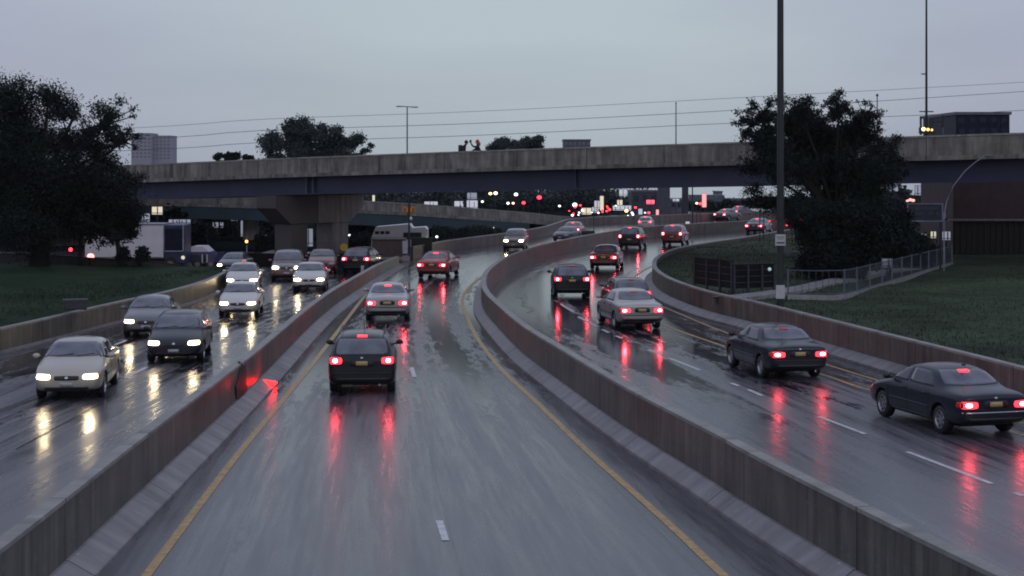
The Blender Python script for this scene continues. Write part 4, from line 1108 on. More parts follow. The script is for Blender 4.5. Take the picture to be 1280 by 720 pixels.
# ------------------------------------------------------------------ right bank: board fence, railing, path, building, notices
def board_fence():
    z0 = .85
    A = np.array([P(871, 0, 70.5)[0], 71.8]); B = np.array([P(916, 0, 68.6)[0], 68.6]); Cc = np.array([P(969, 0, 69.6)[0], 69.6])
    e = empty('board_fence', (A[0], A[1], z0), label='black board fence in two angled lengths on the right bank beside the tall pole', cat='fence')
    for P0, P1, h0 in ((A, B, 1.16), (B, Cc, 1.0)):
        d = P1-P0; ln = np.linalg.norm(d); ang = math.atan2(d[1], d[0]); mid = (P0+P1)/2-A
        for k in range(4):
            MB().box((mid[0], mid[1], .16+h0*(k+.5)/4), (ln-.02, .04, h0/4-.02), rz=ang, bev=.006).build('board', M['blackwall'], e)
        for t in (.03, .35, .68, .97):
            p = P0+d*t-A
            MB().box((p[0], p[1]-.05, (h0+.2)/2-.15), (.09, .07, h0+.3), rz=ang).build('post', simple('dark blue post', (.03, .032, .045), .5), e)
    X = P(962, 0, 69.3)[0]-A[0]
    MB().sphere((X, 69.3-A[1], P(0, 336.5, 69.3)[2]-z0), .075).build('post_lamp', simple('pale lamp globe', (.4, .55, .55), .3, emit=(.7, 1, 1), es=.35), e)
board_fence()
pathc = catmull([G(905, 374, .83), G(935, 371, .83), G(975, 366, .83), G(1010, 360, .83), G(1054, 350, .83), G(1090, 343, .83), G(1140, 337, .83)], .8)
nr = normals(pathc)
strip_l = pathc+nr*-.55; strip_r = pathc+nr*.55
vs = [(*p, .905) for p in strip_l]+[(*p, .905) for p in strip_r]; n_ = len(pathc)
m = MB(); m.add(vs+[(x, y, .6) for x, y, _ in vs], [(i, i+1, n_+i+1, n_+i) for i in range(n_-1)]+[(n_+i, n_+i+1, 3*n_+i+1, 3*n_+i) for i in range(n_-1)]+[(i, i+1, 2*n_+i+1, 2*n_+i) for i in range(n_-1)])
m.build('footpath', M['path'], kind='structure')
def railing():
    c = catmull([G(985, 371, .85), G(1020, 371.8, .85), G(1054, 371, .85), G(1100, 358, .85), G(1145, 344, .85), G(1190, 330, .85)], .25)
    e = empty('railing', (float(c[0, 0]), float(c[0, 1]), .85), label='long grey metal railing with close bars climbing beside the path on the right bank', cat='railing')
    cc = c-c[0]
    def hh(i): t = i/(len(cc)-1); return 1.05-.1*t
    for nm, z in (('top_rail', 1.), ('bottom_rail', .12)):
        m = MB(); m.tube([(p[0], p[1], hh(i)*z) for i, p in enumerate(cc)][::4], .022, 6); m.build(nm, simple('railing metal', (.10, .12, .15), .4, .4, .2, 4.), e)
    m = MB()
    for i in range(0, len(cc)): m.tube([(cc[i, 0], cc[i, 1], .1), (cc[i, 0], cc[i, 1], hh(i))], .010, 4, False)
    m.build('bars', simple('railing metal', (.10, .12, .15), .4, .4, .2, 4.), e)['kind'] = 'stuff'
    for i in range(0, len(cc), 9):
        MB().box((cc[i, 0], cc[i, 1], hh(i)/2-.05), (.05, .05, hh(i)+.2)).build('post', simple('railing post', (.13, .15, .19), .4, .4, .2, 4.), e)
    # low kerb under the railing
    nr = normals(cc)
    sweep('kerb', cc, [(-.1, -.1), (-.1, .09), (.06, .09), (.06, -.1)], M['path'], e)
railing()
def brown_building():
    Y = 101.; x0 = P(1191, 0, Y)[0]; zb = 0.25; zl = P(0, 276, Y)[2]; zt = P(0, 247, Y)[2]; W_ = 22
    e = empty('brown_building', (x0, Y, 0), label='dark brown building with ribbed lower cladding under the right end of the overpass', cat='building')
    MB().box((W_/2, 4, (zl+0)/2), (W_, 8, zl)).build('lower_wall', simple('dark brown cladding', (.012, .007, .009), .5, 0., .3, 1.), e)
    m = MB()
    for k in range(60): m.box((.15+k*.36, -.03, (zl+zb)/2), (.07, .07, zl-zb-.1))
    m.build('cladding_ribs', simple('brown rib', (.024, .014, .017), .45), e)['kind'] = 'stuff'
    MB().box((W_/2-.1, -.15, zl+.05), (W_+.4, .5, .12), bev=.02).build('ledge', simple('mauve ledge', (.22, .16, .19), .4), e)
    mt = concrete('mauve brick', (.05, .026, .030), (.105, .058, .062), 40., 3.)
    MB().box((W_/2, 4.1, (zt+1.2+zl+.12)/2), (W_-.1, 8, zt+1.2-zl-.12)).build('upper_wall', simple('mauve brick wall', (.040, .020, .024), .6, 0., .3, 2.), e)
    MB().box((W_/2, 4.1, zt+1.24), (W_+.2, 8.3, .12)).build('roof', M['darkmetal'], e)
    MB().box((W_/2, -.6, .28), (W_, 1.2, .56), bev=.02).build('plinth', simple('wet plinth', (.06, .055, .06), .4), e)
brown_building()
dark_panel = None
def lit_panel(px0, py0, px1, py1, Y, mat, lab, posts=True, zg=.2, cat='lit sign', name='glowing_panel'):
    x0, _, z1 = P(px0, py0, Y); x1, _, z0 = P(px1, py1, Y); cx = (x0+x1)/2
    e = empty(name, (cx, Y, zg), label=lab, cat=cat)
    MB().box((0, .04, (z0+z1)/2-zg), (x1-x0+.06, .06, z1-z0+.06), bev=.01).build('frame', M['darkmetal'], e)
    MB().box((0, 0, (z0+z1)/2-zg), (x1-x0, .04, z1-z0), bev=.008).build('face', mat, e)
    if px1-px0 > 6:
        m = MB(); nb = max(2, int((px1-px0)/4.5))
        for k in range(1, nb): m.box((-(x1-x0)/2+(x1-x0)*(k+.3*math.sin(k*5+px0))/nb, -.025, (z0+z1)/2-zg), (.07, .02, (z1-z0)*(.95 if k % 2 else .6)))
        m.box((0, -.025, z0+(z1-z0)*.18-zg), (x1-x0, .02, .05)); m.build('divider', simple('dim divider', (.05, .05, .07), .5), e)
    if posts: m = MB(); m.tube([(0, .06, 0), (0, .06, (z0+z1)/2-zg)], .04, 8); m.build('post', M['darkmetal'], e)
    return e
lit_panel(1150.5, 292, 1158, 305.5, 98.5, lamp_mat('dim white lit', (.85, .85, 1.), .30), 'tall narrow pale lit panel, left of the three beside the brown building', zg=.2)
lit_panel(1163.5, 289.5, 1170, 297.5, 98.5, lamp_mat('warm small lit', (1., .92, .75), .62), 'small warm lit panel, middle of the three beside the brown building')
lit_panel(1178, 289.5, 1188, 300, 98.5, lamp_mat('dim blue white lit', (.78, .80, 1.), .32), 'square bluish lit panel touching the corner of the brown building')
lit_panel(1102.5, 323.5, 1115.5, 334.5, 76, simple('pale grey board', (.42, .40, .45), .5), 'pale square notice board on the right bank below the bushes', zg=.8, cat='notice board', name='notice_board')
e = pole('garden_lamp', 'tiny bright white lamp in the dark bushes on the right bank', *P(1108.5, 293, 84)[:2], .8, P(0, 293, 84)[2], .02, M['darkmetal'], 'lamp')
MB().sphere((0, -.04, P(0, 293, 84)[2]-.8), .055, (1.5, 1, .8)).build('lamp', lamp_mat('cold white lamp', (.75, .9, 1.), 2.0), e)

# ------------------------------------------------------------------ people on the overpass
def person(x, y, z, face, joints, label, coat, hair, extra=None):
    """joints: dict name -> (x, y, z, r) local, metres, facing +X"""
    edges = [('pelvis', 'chest'), ('chest', 'neck'), ('neck', 'head0'), ('head0', 'head1'), ('pelvis', 'hipL'), ('hipL', 'kneeL'), ('kneeL', 'ankL'), ('ankL', 'toeL'),
             ('pelvis', 'hipR'), ('hipR', 'kneeR'), ('kneeR', 'ankR'), ('ankR', 'toeR'), ('chest', 'shL'), ('shL', 'elL'), ('elL', 'haL'), ('chest', 'shR'), ('shR', 'elR'), ('elR', 'haR')]
    names = list(joints); me = bpy.data.meshes.new('person')
    me.from_pydata([joints[k][:3] for k in names], [(names.index(a), names.index(b)) for a, b in edges], []); me.update()
    o = bpy.data.objects.new('tmp', me); COL.objects.link(o)
    o.modifiers.new('sk', 'SKIN'); 
    for i, k in enumerate(names):
        r = joints[k][3]; me.skin_vertices[0].data[i].radius = (r, r*(1.25 if k in ('chest', 'pelvis') else 1.)); me.skin_vertices[0].data[i].use_root = (k == 'pelvis')
    o.modifiers.new('ss', 'SUBSURF').levels = 2
    dg = bpy.context.evaluated_depsgraph_get(); dg.update()
    m2 = bpy.data.meshes.new_from_object(o.evaluated_get(dg)); bpy.data.objects.remove(o)
    m2.name = 'person'
    m2.materials.clear(); m2.materials.append(coat); m2.materials.append(simple('skin', (.30, .17, .12), .5)); m2.materials.append(simple('dark trousers', (.02, .022, .03), .7))
    hz = joints['head0'][2]-.02
    for p in m2.polygons:
        p.use_smooth = True
        near_hand = min((p.center-Vector(joints[k][:3])).length for k in ('haL', 'haR')) < .09
        p.material_index = 1 if (p.center.z > hz and (p.center-Vector(joints['head0'][:3])).length < .24) or near_hand else 2 if p.center.z < joints['pelvis'][2]-.08 else 0
    b = bpy.data.objects.new('person', m2); COL.objects.link(b); b.location = (x, y, z); b.rotation_euler = (0, 0, face)
    tag(b, label, 'person')
    h0 = Vector(joints['head0'][:3]); h1 = Vector(joints['head1'][:3]); hc = (h0+h1)/2+Vector((0, 0, .02))
    m = MB(); m.sphere(hc+Vector((-.025, 0, .035)), .118, (1.0, .92, 1.05)); hr = m.build('hair', hair, b, True)
    m = MB(); m.sphere(hc+Vector((.105, 0, -.02)), .022, (1.1, .6, 1)); m.build('nose', simple('skin', (.30, .17, .12), .5), b, True)
    for s in (-1, 1):
        m = MB(); m.sphere(hc+Vector((.092, s*.035, .015)), .012); m.build('eye', M['trim'], b)
        # fingers
        hk = Vector(joints['haL' if s < 0 else 'haR'][:3]); el = Vector(joints['elL' if s < 0 else 'elR'][:3]); d = (hk-el).normalized()
        side = d.cross(Vector((0, 0, 1))); side = side.normalized() if side.length > .1 else Vector((0, 1, 0))
        for k, ln in enumerate((.065, .075, .07, .055)):
            st = hk+side*(k-1.5)*.018; m = MB(); m.tube([st, st+d*ln*.6, st+d*ln+side.cross(d)*.02], [.009, .008, .006], 6); m.build('finger', simple('skin', (.30, .17, .12), .5), b)
        m = MB(); m.tube([hk-side*.03, hk-side*.055+d*.03, hk-side*.05+d*.055], [.01, .009, .007], 6); m.build('thumb', simple('skin', (.30, .17, .12), .5), b)
    if extra: extra(b)
    return b
def backpack(b):
    m = MB(); m.box((-.20, 0, 1.24), (.24, .34, .50), bev=.06); p = m.build('backpack', simple('black pack', (.014, .018, .02), .7), b, True)
    for s in (-1, 1):
        m = MB(); m.tube([(-.1, s*.13, 1.44), (.05, s*.14, 1.42), (.12, s*.13, 1.25), (.0, s*.13, 1.08)], .018, 6); m.build('strap', M['trim'], p)
j1 = dict(pelvis=(-.05, 0, .92, .14), chest=(-.02, 0, 1.28, .16), neck=(.10, 0, 1.47, .06), head0=(.17, 0, 1.56, .085), head1=(.22, 0, 1.68, .085),
  hipL=(-.04, -.1, .86, .10), kneeL=(.08, -.11, .48, .065), ankL=(.0, -.11, .08, .045), toeL=(.16, -.11, .04, .04), hipR=(-.04, .1, .86, .10), kneeR=(-.04, .11, .47, .065), ankR=(-.2, .11, .09, .045), toeR=(-.04, .11, .04, .04),
  shL=(.0, -.20, 1.38, .065), elL=(.02, -.25, 1.10, .05), haL=(.2, -.2, 1.0, .038), shR=(.0, .20, 1.38, .065), elR=(.05, .25, 1.10, .05), haR=(.24, .18, 1.02, .038))
x, y, z = onbridge(579.5, .9)
person(x, y, z, R(-10), j1, 'person in black with a square backpack leaning forward, left of two walkers on the overpass', simple('black coat', (.014, .018, .024), .8), simple('black hair', (.012, .012, .015), .6), backpack)
j2 = dict(pelvis=(-.05, 0, .93, .15), chest=(-.06, 0, 1.27, .18), neck=(-.03, 0, 1.46, .065), head0=(.0, 0, 1.56, .085), head1=(.01, 0, 1.69, .088),
  hipL=(-.04, -.1, .86, .10), kneeL=(.02, -.11, .48, .065), ankL=(-.05, -.11, .08, .045), toeL=(.11, -.11, .04, .04), hipR=(-.04, .1, .86, .10), kneeR=(.1, .11, .48, .065), ankR=(.12, .11, .08, .045), toeR=(.28, .11, .04, .04),
  shL=(.02, -.20, 1.36, .075), elL=(.26, -.2, 1.34, .06), haL=(.42, -.14, 1.60, .045), shR=(-.04, .20, 1.38, .075), elR=(.14, .26, 1.16, .06), haR=(.3, .15, 1.1, .042))
def hood(b):
    m = MB(); m.sphere((-.12, 0, 1.52), .12, (.8, 1.1, 1.2)); m.build('long_hair', simple('red orange hair', (.42, .075, .035), .6), b, True)
    m = MB(); m.sphere((.43, -.14, 1.68), .085, (.9, .8, 1.25)); m.build('dark_glove', simple('black coat', (.014, .018, .024), .8), b, True)
x, y, z = onbridge(596.5, .9)
person(x, y, z, R(178), j2, 'person with long red hair and one raised dark glove, right walker on the overpass', simple('dark teal coat', (.012, .022, .030), .8), simple('red orange hair', (.42, .075, .035), .6), hood)

# ------------------------------------------------------------------ trees
def tree(name, label, base, lobes, mat, n_leaves, leaf, trunk_r, cat='tree', group=None, stems=None, clump=.22, seed=1, branch_to=True, trunk_top=None):
    """lobes: (x, y, z, r, density) world positions; base world"""
    rg = np.random.RandomState(seed); rr = random.Random(seed)
    e = empty(name, base, label=label, cat=cat, group=group)
    bx, by, bz = base
    lob = np.array([(l[0]-bx, l[1]-by, l[2]-bz, l[3], l[4] if len(l) > 4 else 1.) for l in lobes])
    cz = lob[:, 2].min(); top = lob[:, 2].max()
    fork = trunk_top if trunk_top is not None else max(.3, cz*.75)
    m = MB()
    cxm = float(np.average(lob[:, 0], weights=lob[:, 3])); 
    tp = [(0, 0, -.2), (.05*trunk_r*8, .02, fork*.5), (cxm*.12, .0, fork)]
    m.tube(tp, [trunk_r*1.35, trunk_r, trunk_r*.85], 10)
    fk = Vector(tp[-1]); m2 = MB(); cl = []
    for L_ in lob:
        c = Vector(L_[:3]); r = L_[3]*(1.3 if L_[4] <= .9 else 1.)
        mid = fk*.45+c*.55+Vector((rr.uniform(-.15, .15)*r, rr.uniform(-.15, .15)*r, rr.uniform(-.1, .25)*r))
        if branch_to: m2.tube([fk, fk*.72+mid*.28+Vector((0, 0, .05*r)), mid, c], [trunk_r*.6, trunk_r*.42, trunk_r*.28, trunk_r*.14], 6)
        nk = max(4, int(11*L_[4]*max(.5, r/1.5))) if L_[4] > .9 else 34
        for k in range(nk):
            v = rg.normal(size=3); v /= np.linalg.norm(v); q = Vector(L_[:3])+Vector(v*r*(rg.uniform(.25, 1.02) if L_[4] > .9 else rg.uniform(.2, 1.5))*np.array([1, 1, .9]))
            cl.append((q, r*clump*(rg.uniform(.45, 1.6) if L_[4] > .9 else rg.uniform(.25, .95))))
            if branch_to and (k % 2 == 0 or L_[4] <= .9):
                w = c*.5+q*.5+Vector((0, 0, rr.uniform(-.1, .15)*r)); m2.tube([c, w, q], [trunk_r*.14, trunk_r*.09, trunk_r*.035], 4, False)
    m.build('trunk', M['bark'], e, True)
    if branch_to: m2.build('limbs', M['bark'], e)
    per = max(8, n_leaves//len(cl))
    C_ = np.array([c[0][:] for c in cl]); S = np.array([c[1] for c in cl])
    wt = S**1.9; cnt = np.maximum(6, (wt/wt.sum()*n_leaves)).astype(int)
    ctr = np.repeat(C_, cnt, 0)+rg.normal(size=(cnt.sum(), 3))*np.repeat(S, cnt)[:, None]*np.array([1, 1, .75])*.85
    n = len(ctr)
    a = rg.normal(size=(n, 3)); a /= np.linalg.norm(a, axis=1)[:, None]
    b = np.cross(a, rg.normal(size=(n, 3))); b /= np.linalg.norm(b, axis=1)[:, None]
    sz = leaf*rg.uniform(.6, 1.5, n)[:, None]
    v = np.stack([ctr-a*sz, ctr+b*sz*.55, ctr+a*sz, ctr-b*sz*.55], 1).reshape(-1, 3)
    me = bpy.data.meshes.new('crown'); me.vertices.add(len(v)); me.vertices.foreach_set('co', v.astype(np.float32).ravel())
    me.loops.add(n*4); me.loops.foreach_set('vertex_index', np.arange(n*4, dtype=np.int32))
    me.polygons.add(n); me.polygons.foreach_set('loop_start', np.arange(0, n*4, 4, dtype=np.int32)); me.polygons.foreach_set('loop_total', np.full(n, 4, dtype=np.int32))
    me.update(); me.validate(); me.materials.append(mat)
    o = bpy.data.objects.new('crown', me); link(o, e)
    return e
def lobes_px(lst, Y, sc_=1.0):
    out = []
    rg = random.Random(len(lst))
    for l in lst:
        px, py, r = l[:3]; d = l[3] if len(l) > 3 else 1.
        dy = rg.uniform(-1, 1)*(l[4] if len(l) > 4 else 1.5)
        out.append((*P(px, py, Y+dy), r*Y/F, d))
    return out
t1y = 84.5
tree('large_tree', 'large dark leafy tree filling the left edge above the grass bank', P(48, 336, t1y),
  lobes_px([(8, 135, 42, 1.1), (60, 128, 33, 1.0), (28, 180, 50, 1.2), (95, 140, 26), (128, 155, 24, .9), (88, 185, 30, .8), (120, 195, 32, 1.1), (152, 178, 13, .8), (10, 235, 55, 1.4), (70, 235, 46, 1.5), (125, 232, 38, 1.5), (160, 232, 26, 1.2), (30, 280, 46, 1.5), (85, 272, 36, 1.5), (140, 268, 32, 1.3), (145, 292, 18, 1.2), (-50, 160, 55), (-60, 240, 60), (115, 290, 14, .9), (172, 250, 16, 1.)], t1y),
  M['leaf_dark'], 170000, .058, .42, clump=.26, seed=4, trunk_top=3.2)
tree('small_tree', 'smaller dark tree with a bare trunk in front of the box truck', P(147, 330, 86.4),
  lobes_px([(150, 285, 17, 1.3), (140, 270, 24, 1.2), (168, 268, 14, 1.2), (130, 290, 13, 1.), (165, 285, 10, 1.)], 86.4), M['leaf_dark'], 20000, .065, .13, clump=.3, seed=9)
tree('thin_tree', 'thin dark trunk with a leafy top left of the box truck', P(100, 330, 85.6),
  lobes_px([(100, 265, 24, 1.2), (85, 275, 20, 1.), (112, 280, 14, 1.)], 85.6), M['leaf_dark'], 14000, .065, .11, clump=.3, seed=19)
t2y = 80.
tree('large_tree', 'large dark tree with sparse twiggy top behind the tall green pole', P(1048, 345, t2y),
  lobes_px([(938, 156, 13, .7), (955, 148, 16, .7), (958, 178, 17, .8), (985, 160, 22, .85), (1000, 138, 14, .7), (1015, 150, 18, .8), (1022, 172, 24, .9), (1048, 140, 15, .65), (1062, 158, 17, .65), (1080, 146, 12, .5), (1078, 170, 15, .6), (1000, 160, 22, .8), (1040, 178, 24, .9), (1095, 190, 18, .8), (970, 195, 20, .9), (1112, 205, 16, .8),
            (948, 208, 26, 1.2), (985, 205, 34, 1.4), (1030, 208, 38, 1.5), (1072, 212, 34, 1.4), (1105, 218, 22, 1.), (945, 245, 20, 1.1), (985, 250, 30, 1.4), (1030, 255, 40, 1.6), (1080, 250, 36, 1.5), (1015, 285, 30, 1.4)], t2y)+lobes_px([(1030, 270, 34, 1.5, .3), (1065, 275, 34, 1.5, .3), (1045, 300, 30, 1.4, .3)], 78.2),
  M['leaf_dark'], 170000, .048, .24, clump=.26, seed=6, trunk_top=2.6)
for i, (px, py, r, Y, lab) in enumerate([(1035, 312, 30, 78, 'rounded dark bush at the left foot of the right tree'), (1075, 300, 36, 78, 'big dark bush directly under the right tree'), (1112, 292, 30, 81, 'dark bush between the right tree and the sign board'), (1138, 310, 22, 88, 'dark bush under the dark sign board'), (1058, 332, 18, 77, 'small low bush at the bottom of the right thicket')]):
    b = G(px, 0+213+(HC-.8)*F/Y, .8)
    tree('bush', lab, (b[0], Y, .8), lobes_px([(px, py, r, 1.4), (px-r*.6, py+r*.4, r*.6, 1.3), (px+r*.6, py+r*.35, r*.6, 1.3), (px, py+r*.8, r*.5, 1.2), (px+r*.3, py-r*.5, r*.6, 1.2)], Y), M['leaf_dark'], 24000, .065, .09, 'bush', 'bushes under the right tree', clump=.34, seed=30+i, trunk_top=.3)
# trees beyond the overpass
tree('round_tree', 'round leafy tree beyond the overpass left of the street lamp', (P(398, 0, 165)[0], 165, 0),
  lobes_px([(345, 178, 14), (360, 165, 15), (378, 162, 15), (372, 182, 16), (400, 168, 15), (420, 166, 13), (408, 184, 16), (430, 180, 13), (448, 175, 12), (458, 186, 9), (335, 190, 8), (400, 205, 26, 1.2), (360, 205, 20, 1.2), (440, 203, 18, 1.2)], 165), M['leaf_far'], 60000, .11, .32, clump=.28, seed=11)
tree('round_tree', 'small leafy treetop beyond the overpass right of the walkers', (P(645, 0, 200)[0], 200, 0),
  lobes_px([(622, 180, 10), (634, 176, 8), (648, 182, 11), (660, 178, 8), (671, 176, 8), (672, 186, 9), (615, 188, 7), (645, 198, 16, 1.2)], 200), M['leaf_far'], 32000, .11, .3, clump=.28, seed=12)
for i, (px, py, r, lab) in enumerate([(274, 196, 4.5, 'small dark treetop showing above the overpass, farthest left of the clipped row'), (285, 196, 4., 'flat dark treetop above the overpass, between its two rounder neighbours'), (294, 196, 6., 'biggest dark treetop of the small row above the overpass'), (308, 197, 4., 'lone rounded treetop above the overpass, right of the small row'), (315, 197, 2., 'tiniest treetop above the overpass just left of the round tree')]):
    tree('treetop', lab, (P(px, 0, 150)[0], 150, 0), lobes_px([(px, py, r, 1.6), (px, py+r*1.6, r, 1.2)], 150), M['leaf_dark'], 1800, .12, .07, group='small treetops above the overpass', clump=.35, seed=50+i)

# dark trees under and behind the ramp
under = [(20, 262, 40, 150), (210, 285, 18, 128), (250, 295, 14, 132), (272, 282, 20, 152), (300, 292, 20, 156), (330, 290, 22, 158), (440, 292, 18, 150), (465, 285, 18, 165), (545, 285, 16, 160), (575, 286, 15, 166), (600, 288, 12, 170), (627, 288, 12, 172)]
names_ = ['far left behind the big tree', 'behind the right end of the box truck', 'behind the white roofed van', 'above the van roof', 'behind the short amber signal', 'left of the pier columns', 'right of the pier columns', 'behind the left end of the bus', 'behind the right end of the bus', 'below the middle of the ramp', 'below the ramp, left of the bright headlights', 'below the ramp, above the bright headlights']
for i, (px, py, r, Y) in enumerate(under):
    tree('dark_tree', 'dark tree in shade '+names_[i], (P(px, 0, Y)[0], Y, 0), lobes_px([(px, py-r*.4, r, 1.3), (px-r*.7, py+r*.2, r*.7, 1.2), (px+r*.7, py+r*.1, r*.7, 1.2), (px, py+r*.6, r*.8)], Y), M['leaf_dark'], 5000, .16, .15, group='dark trees below the ramp', clump=.34, seed=70+i)
# tree row along the horizon under the overpass
far_x = [430, 452, 478, 505, 530, 552, 574, 598, 620, 642, 664, 686, 705, 728, 752, 776, 800, 1110, 1128, 1150, 1172, 255, 225, 285, 318, 345]
where = {430: 'just right of the pier cap', 452: 'behind the tall lit lamp', 478: 'second right of the pier cap', 505: 'behind the amber signal pole', 530: 'behind the left white panel', 552: 'between two white panels', 574: 'behind the arched white panel', 598: 'behind the square white panel', 620: 'behind the two amber lamps', 642: 'behind the round white lamp', 664: 'left of the upper red signal', 686: 'right of the upper red signal', 705: 'left of the bright yard lamp', 728: 'behind the lit forecourts', 752: 'behind the tall white forecourt sign', 776: 'behind the wide white forecourt', 800: 'behind the red shop sign', 1110: 'right of the bush thicket', 1128: 'left of the red lamp on the sign board', 1150: 'above the dark sign board', 1172: 'left of the brown building', 255: 'above the box truck cab', 225: 'above the box truck', 285: 'above the white van roof', 318: 'behind the tall lit window', 345: 'left of the pier cap'}
for i, px in enumerate(far_x):
    Y = 285+(i*37 % 25) if px > 600 else 235+(i*37 % 60) if px > 400 else 175+(i*37 % 30)
    if px > 1000: Y = 150
    top = (224 if px < 600 else 222 if px < 760 else 236)+(i*13 % 9)
    r = 15+(i*7 % 6)
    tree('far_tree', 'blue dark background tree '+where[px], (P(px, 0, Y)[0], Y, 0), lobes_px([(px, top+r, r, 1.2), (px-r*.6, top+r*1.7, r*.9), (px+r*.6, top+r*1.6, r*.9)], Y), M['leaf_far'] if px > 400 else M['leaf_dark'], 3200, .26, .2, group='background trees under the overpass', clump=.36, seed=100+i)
for i, px in enumerate([612, 634, 656, 678, 700, 722, 744, 768, 792, 815, 880, 910]):
    Y = 236+(i*29 % 14)
    tree('far_bush', 'low dark background bush '+['under the two amber lamps', 'under the round white lamp', 'just left of the low red signal', 'under the upper red signal', 'left of the bright yard lamp', 'right of the bright yard lamp', 'behind the stepped white forecourt panel', 'under the white gable of the forecourt', 'under the red shop sign', 'left of the wide pylon', 'at the foot of the pink hoarding', 'on the rise left of the right tree'][i],
         (P(px, 0, Y)[0], Y, 0), lobes_px([(px, 256, 8, 1.2), (px-9, 260, 8, 1.2), (px+9, 259, 8, 1.2), (px, 266, 9, 1.2)], Y), M['leaf_dark'], 1700, .24, .1, 'bush', 'low bushes under the overpass', clump=.38, seed=300+i, branch_to=False)
# hedge
def hedge(label, x0, x1, Y, h, d, seed):
    e = empty('hedge', ((x0+x1)/2, Y, 0), label=label, cat='hedge')
    rg = np.random.RandomState(seed); n = int((x1-x0)*600)
    c = np.stack([rg.uniform(x0, x1, n)-(x0+x1)/2, rg.uniform(-d/2, d/2, n), rg.uniform(0, h, n)], 1)
    c[:, 2] *= 1+.12*np.sin(c[:, 0]*2.)
    a = rg.normal(size=(n, 3))*.07; b = rg.normal(size=(n, 3))*.05
    v = np.stack([c-a, c+b, c+a, c-b], 1).reshape(-1, 3)
    me = bpy.data.meshes.new('leaves'); me.from_pydata(v.tolist(), [], [(4*i, 4*i+1, 4*i+2, 4*i+3) for i in range(n)]); me.materials.append(M['leaf_mid'])
    link(bpy.data.objects.new('leaves', me), e)
    MB().box((0, 0, h*.35), (x1-x0-.3, d*.4, h*.7)).build('stems', M['bark'], e)
hedge('clipped green hedge left of the brown kiosk', P(424, 0, 122)[0], P(463, 0, 122)[0], 122, 1.25, 1., 1)
hedge('dark green hedge beyond the far wall, right of the bus', P(540, 0, 136)[0], P(628, 0, 136)[0], 136, 1.3, 1., 2)
hedge('low hedge behind the black wall, left of the pier', P(318, 0, 125)[0], P(352, 0, 125)[0], 125, 1.2, 1., 3)
poly('lawn', [G(420, 322), G(470, 322), G(470, 312), G(420, 314)], M['grass_r'], .012)
poly('pavement', [G(315, 320), G(352, 320), G(352, 312), G(338, 313)], M['path'], .012)

# ------------------------------------------------------------------ background lights, panels, buildings
def block(name, label, px0, py0, px1, Y, mat, depth=8., cat='building', win=None, zb=None, roofm=None):
    x0, _, z1 = P(px0, py0, Y); x1, _, _ = P(px1, 0, Y); cx = (x0+x1)/2
    g = -.035 if Y <= 300 else -.035-(Y-300)/64.
    e = empty(name, (cx, Y, g), label=label, cat=cat); h = z1-g
    MB().box((0, depth/2, h/2), (x1-x0, depth, h)).build('wall', mat, e)
    MB().box((0, depth/2, h+.1), (x1-x0+.3, depth+.3, .25)).build('roof', roofm or simple('grey roof', (.10, .10, .12), .5), e)
    if win:
        cols, rows, z0f, wm = win
        w = (x1-x0)/cols; zz0 = h*z0f
        hh = (h-zz0)/rows
        for r in range(rows):
            for c in range(cols):
                MB().box((-(x1-x0)/2+w*(c+.5), -.03, zz0+hh*(r+.5)), (w*.55, .08, hh*.5)).build('window', wm, e)
    return e
tw = simple('pale tower concrete', (.30, .30, .36), .6, 0., .08, .1)
winm = simple('tower window band', (.13, .14, .19), .3)
block('tower_block', 'pale high apartment tower behind the left end of the overpass, the taller left one', 164, 167, 189, 820, tw, 16, 'tower', (5, 7, .62, winm))
block('tower_block', 'pale high apartment tower touching its taller neighbour, the lower right one', 189.6, 170, 213, 826, tw, 16, 'tower', (5, 7, .62, winm))
block('flat_roof_block', 'small grey block showing above the middle of the overpass', 705, 175.5, 738, 330, simple('grey blue block', (.07, .08, .11), .5), 10, 'building', (6, 1, .9, winm))
block('office_block', 'dark blue office block above the right end of the overpass', 1195, 143, 1262, 150, simple('dark blue facade', (.008, .012, .028), .5, spec=.15), 12, 'building', (5, 3, .72, simple('office glass', (.014, .02, .045), .4, spec=.2)))
# towers/pylons under the bridge at right
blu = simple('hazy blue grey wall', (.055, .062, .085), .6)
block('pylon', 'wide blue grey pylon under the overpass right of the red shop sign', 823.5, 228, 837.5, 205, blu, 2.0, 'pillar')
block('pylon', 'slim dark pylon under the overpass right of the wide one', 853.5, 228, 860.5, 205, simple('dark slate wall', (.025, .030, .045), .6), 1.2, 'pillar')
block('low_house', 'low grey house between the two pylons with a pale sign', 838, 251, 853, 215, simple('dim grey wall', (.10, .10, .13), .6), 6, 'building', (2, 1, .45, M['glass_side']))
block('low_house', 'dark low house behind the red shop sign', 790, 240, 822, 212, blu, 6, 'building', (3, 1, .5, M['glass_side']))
X_, Y_ = P(865.5, 0, 178)[:2]
e = pole('thin_pole', 'thin dark pole under the overpass behind the curved barrier', X_, Y_, 0, P(0, 222, 178)[2], .085, M['darkmetal'])
MB().box((0, 0, .15), (.4, .4, .3), bev=.03).build('base_block', M['darkmetal'], e)
MB().box((0, 0, P(0, 222, 178)[2]), (.3, .2, .1)).build('pole_cap', M['darkmetal'], e)
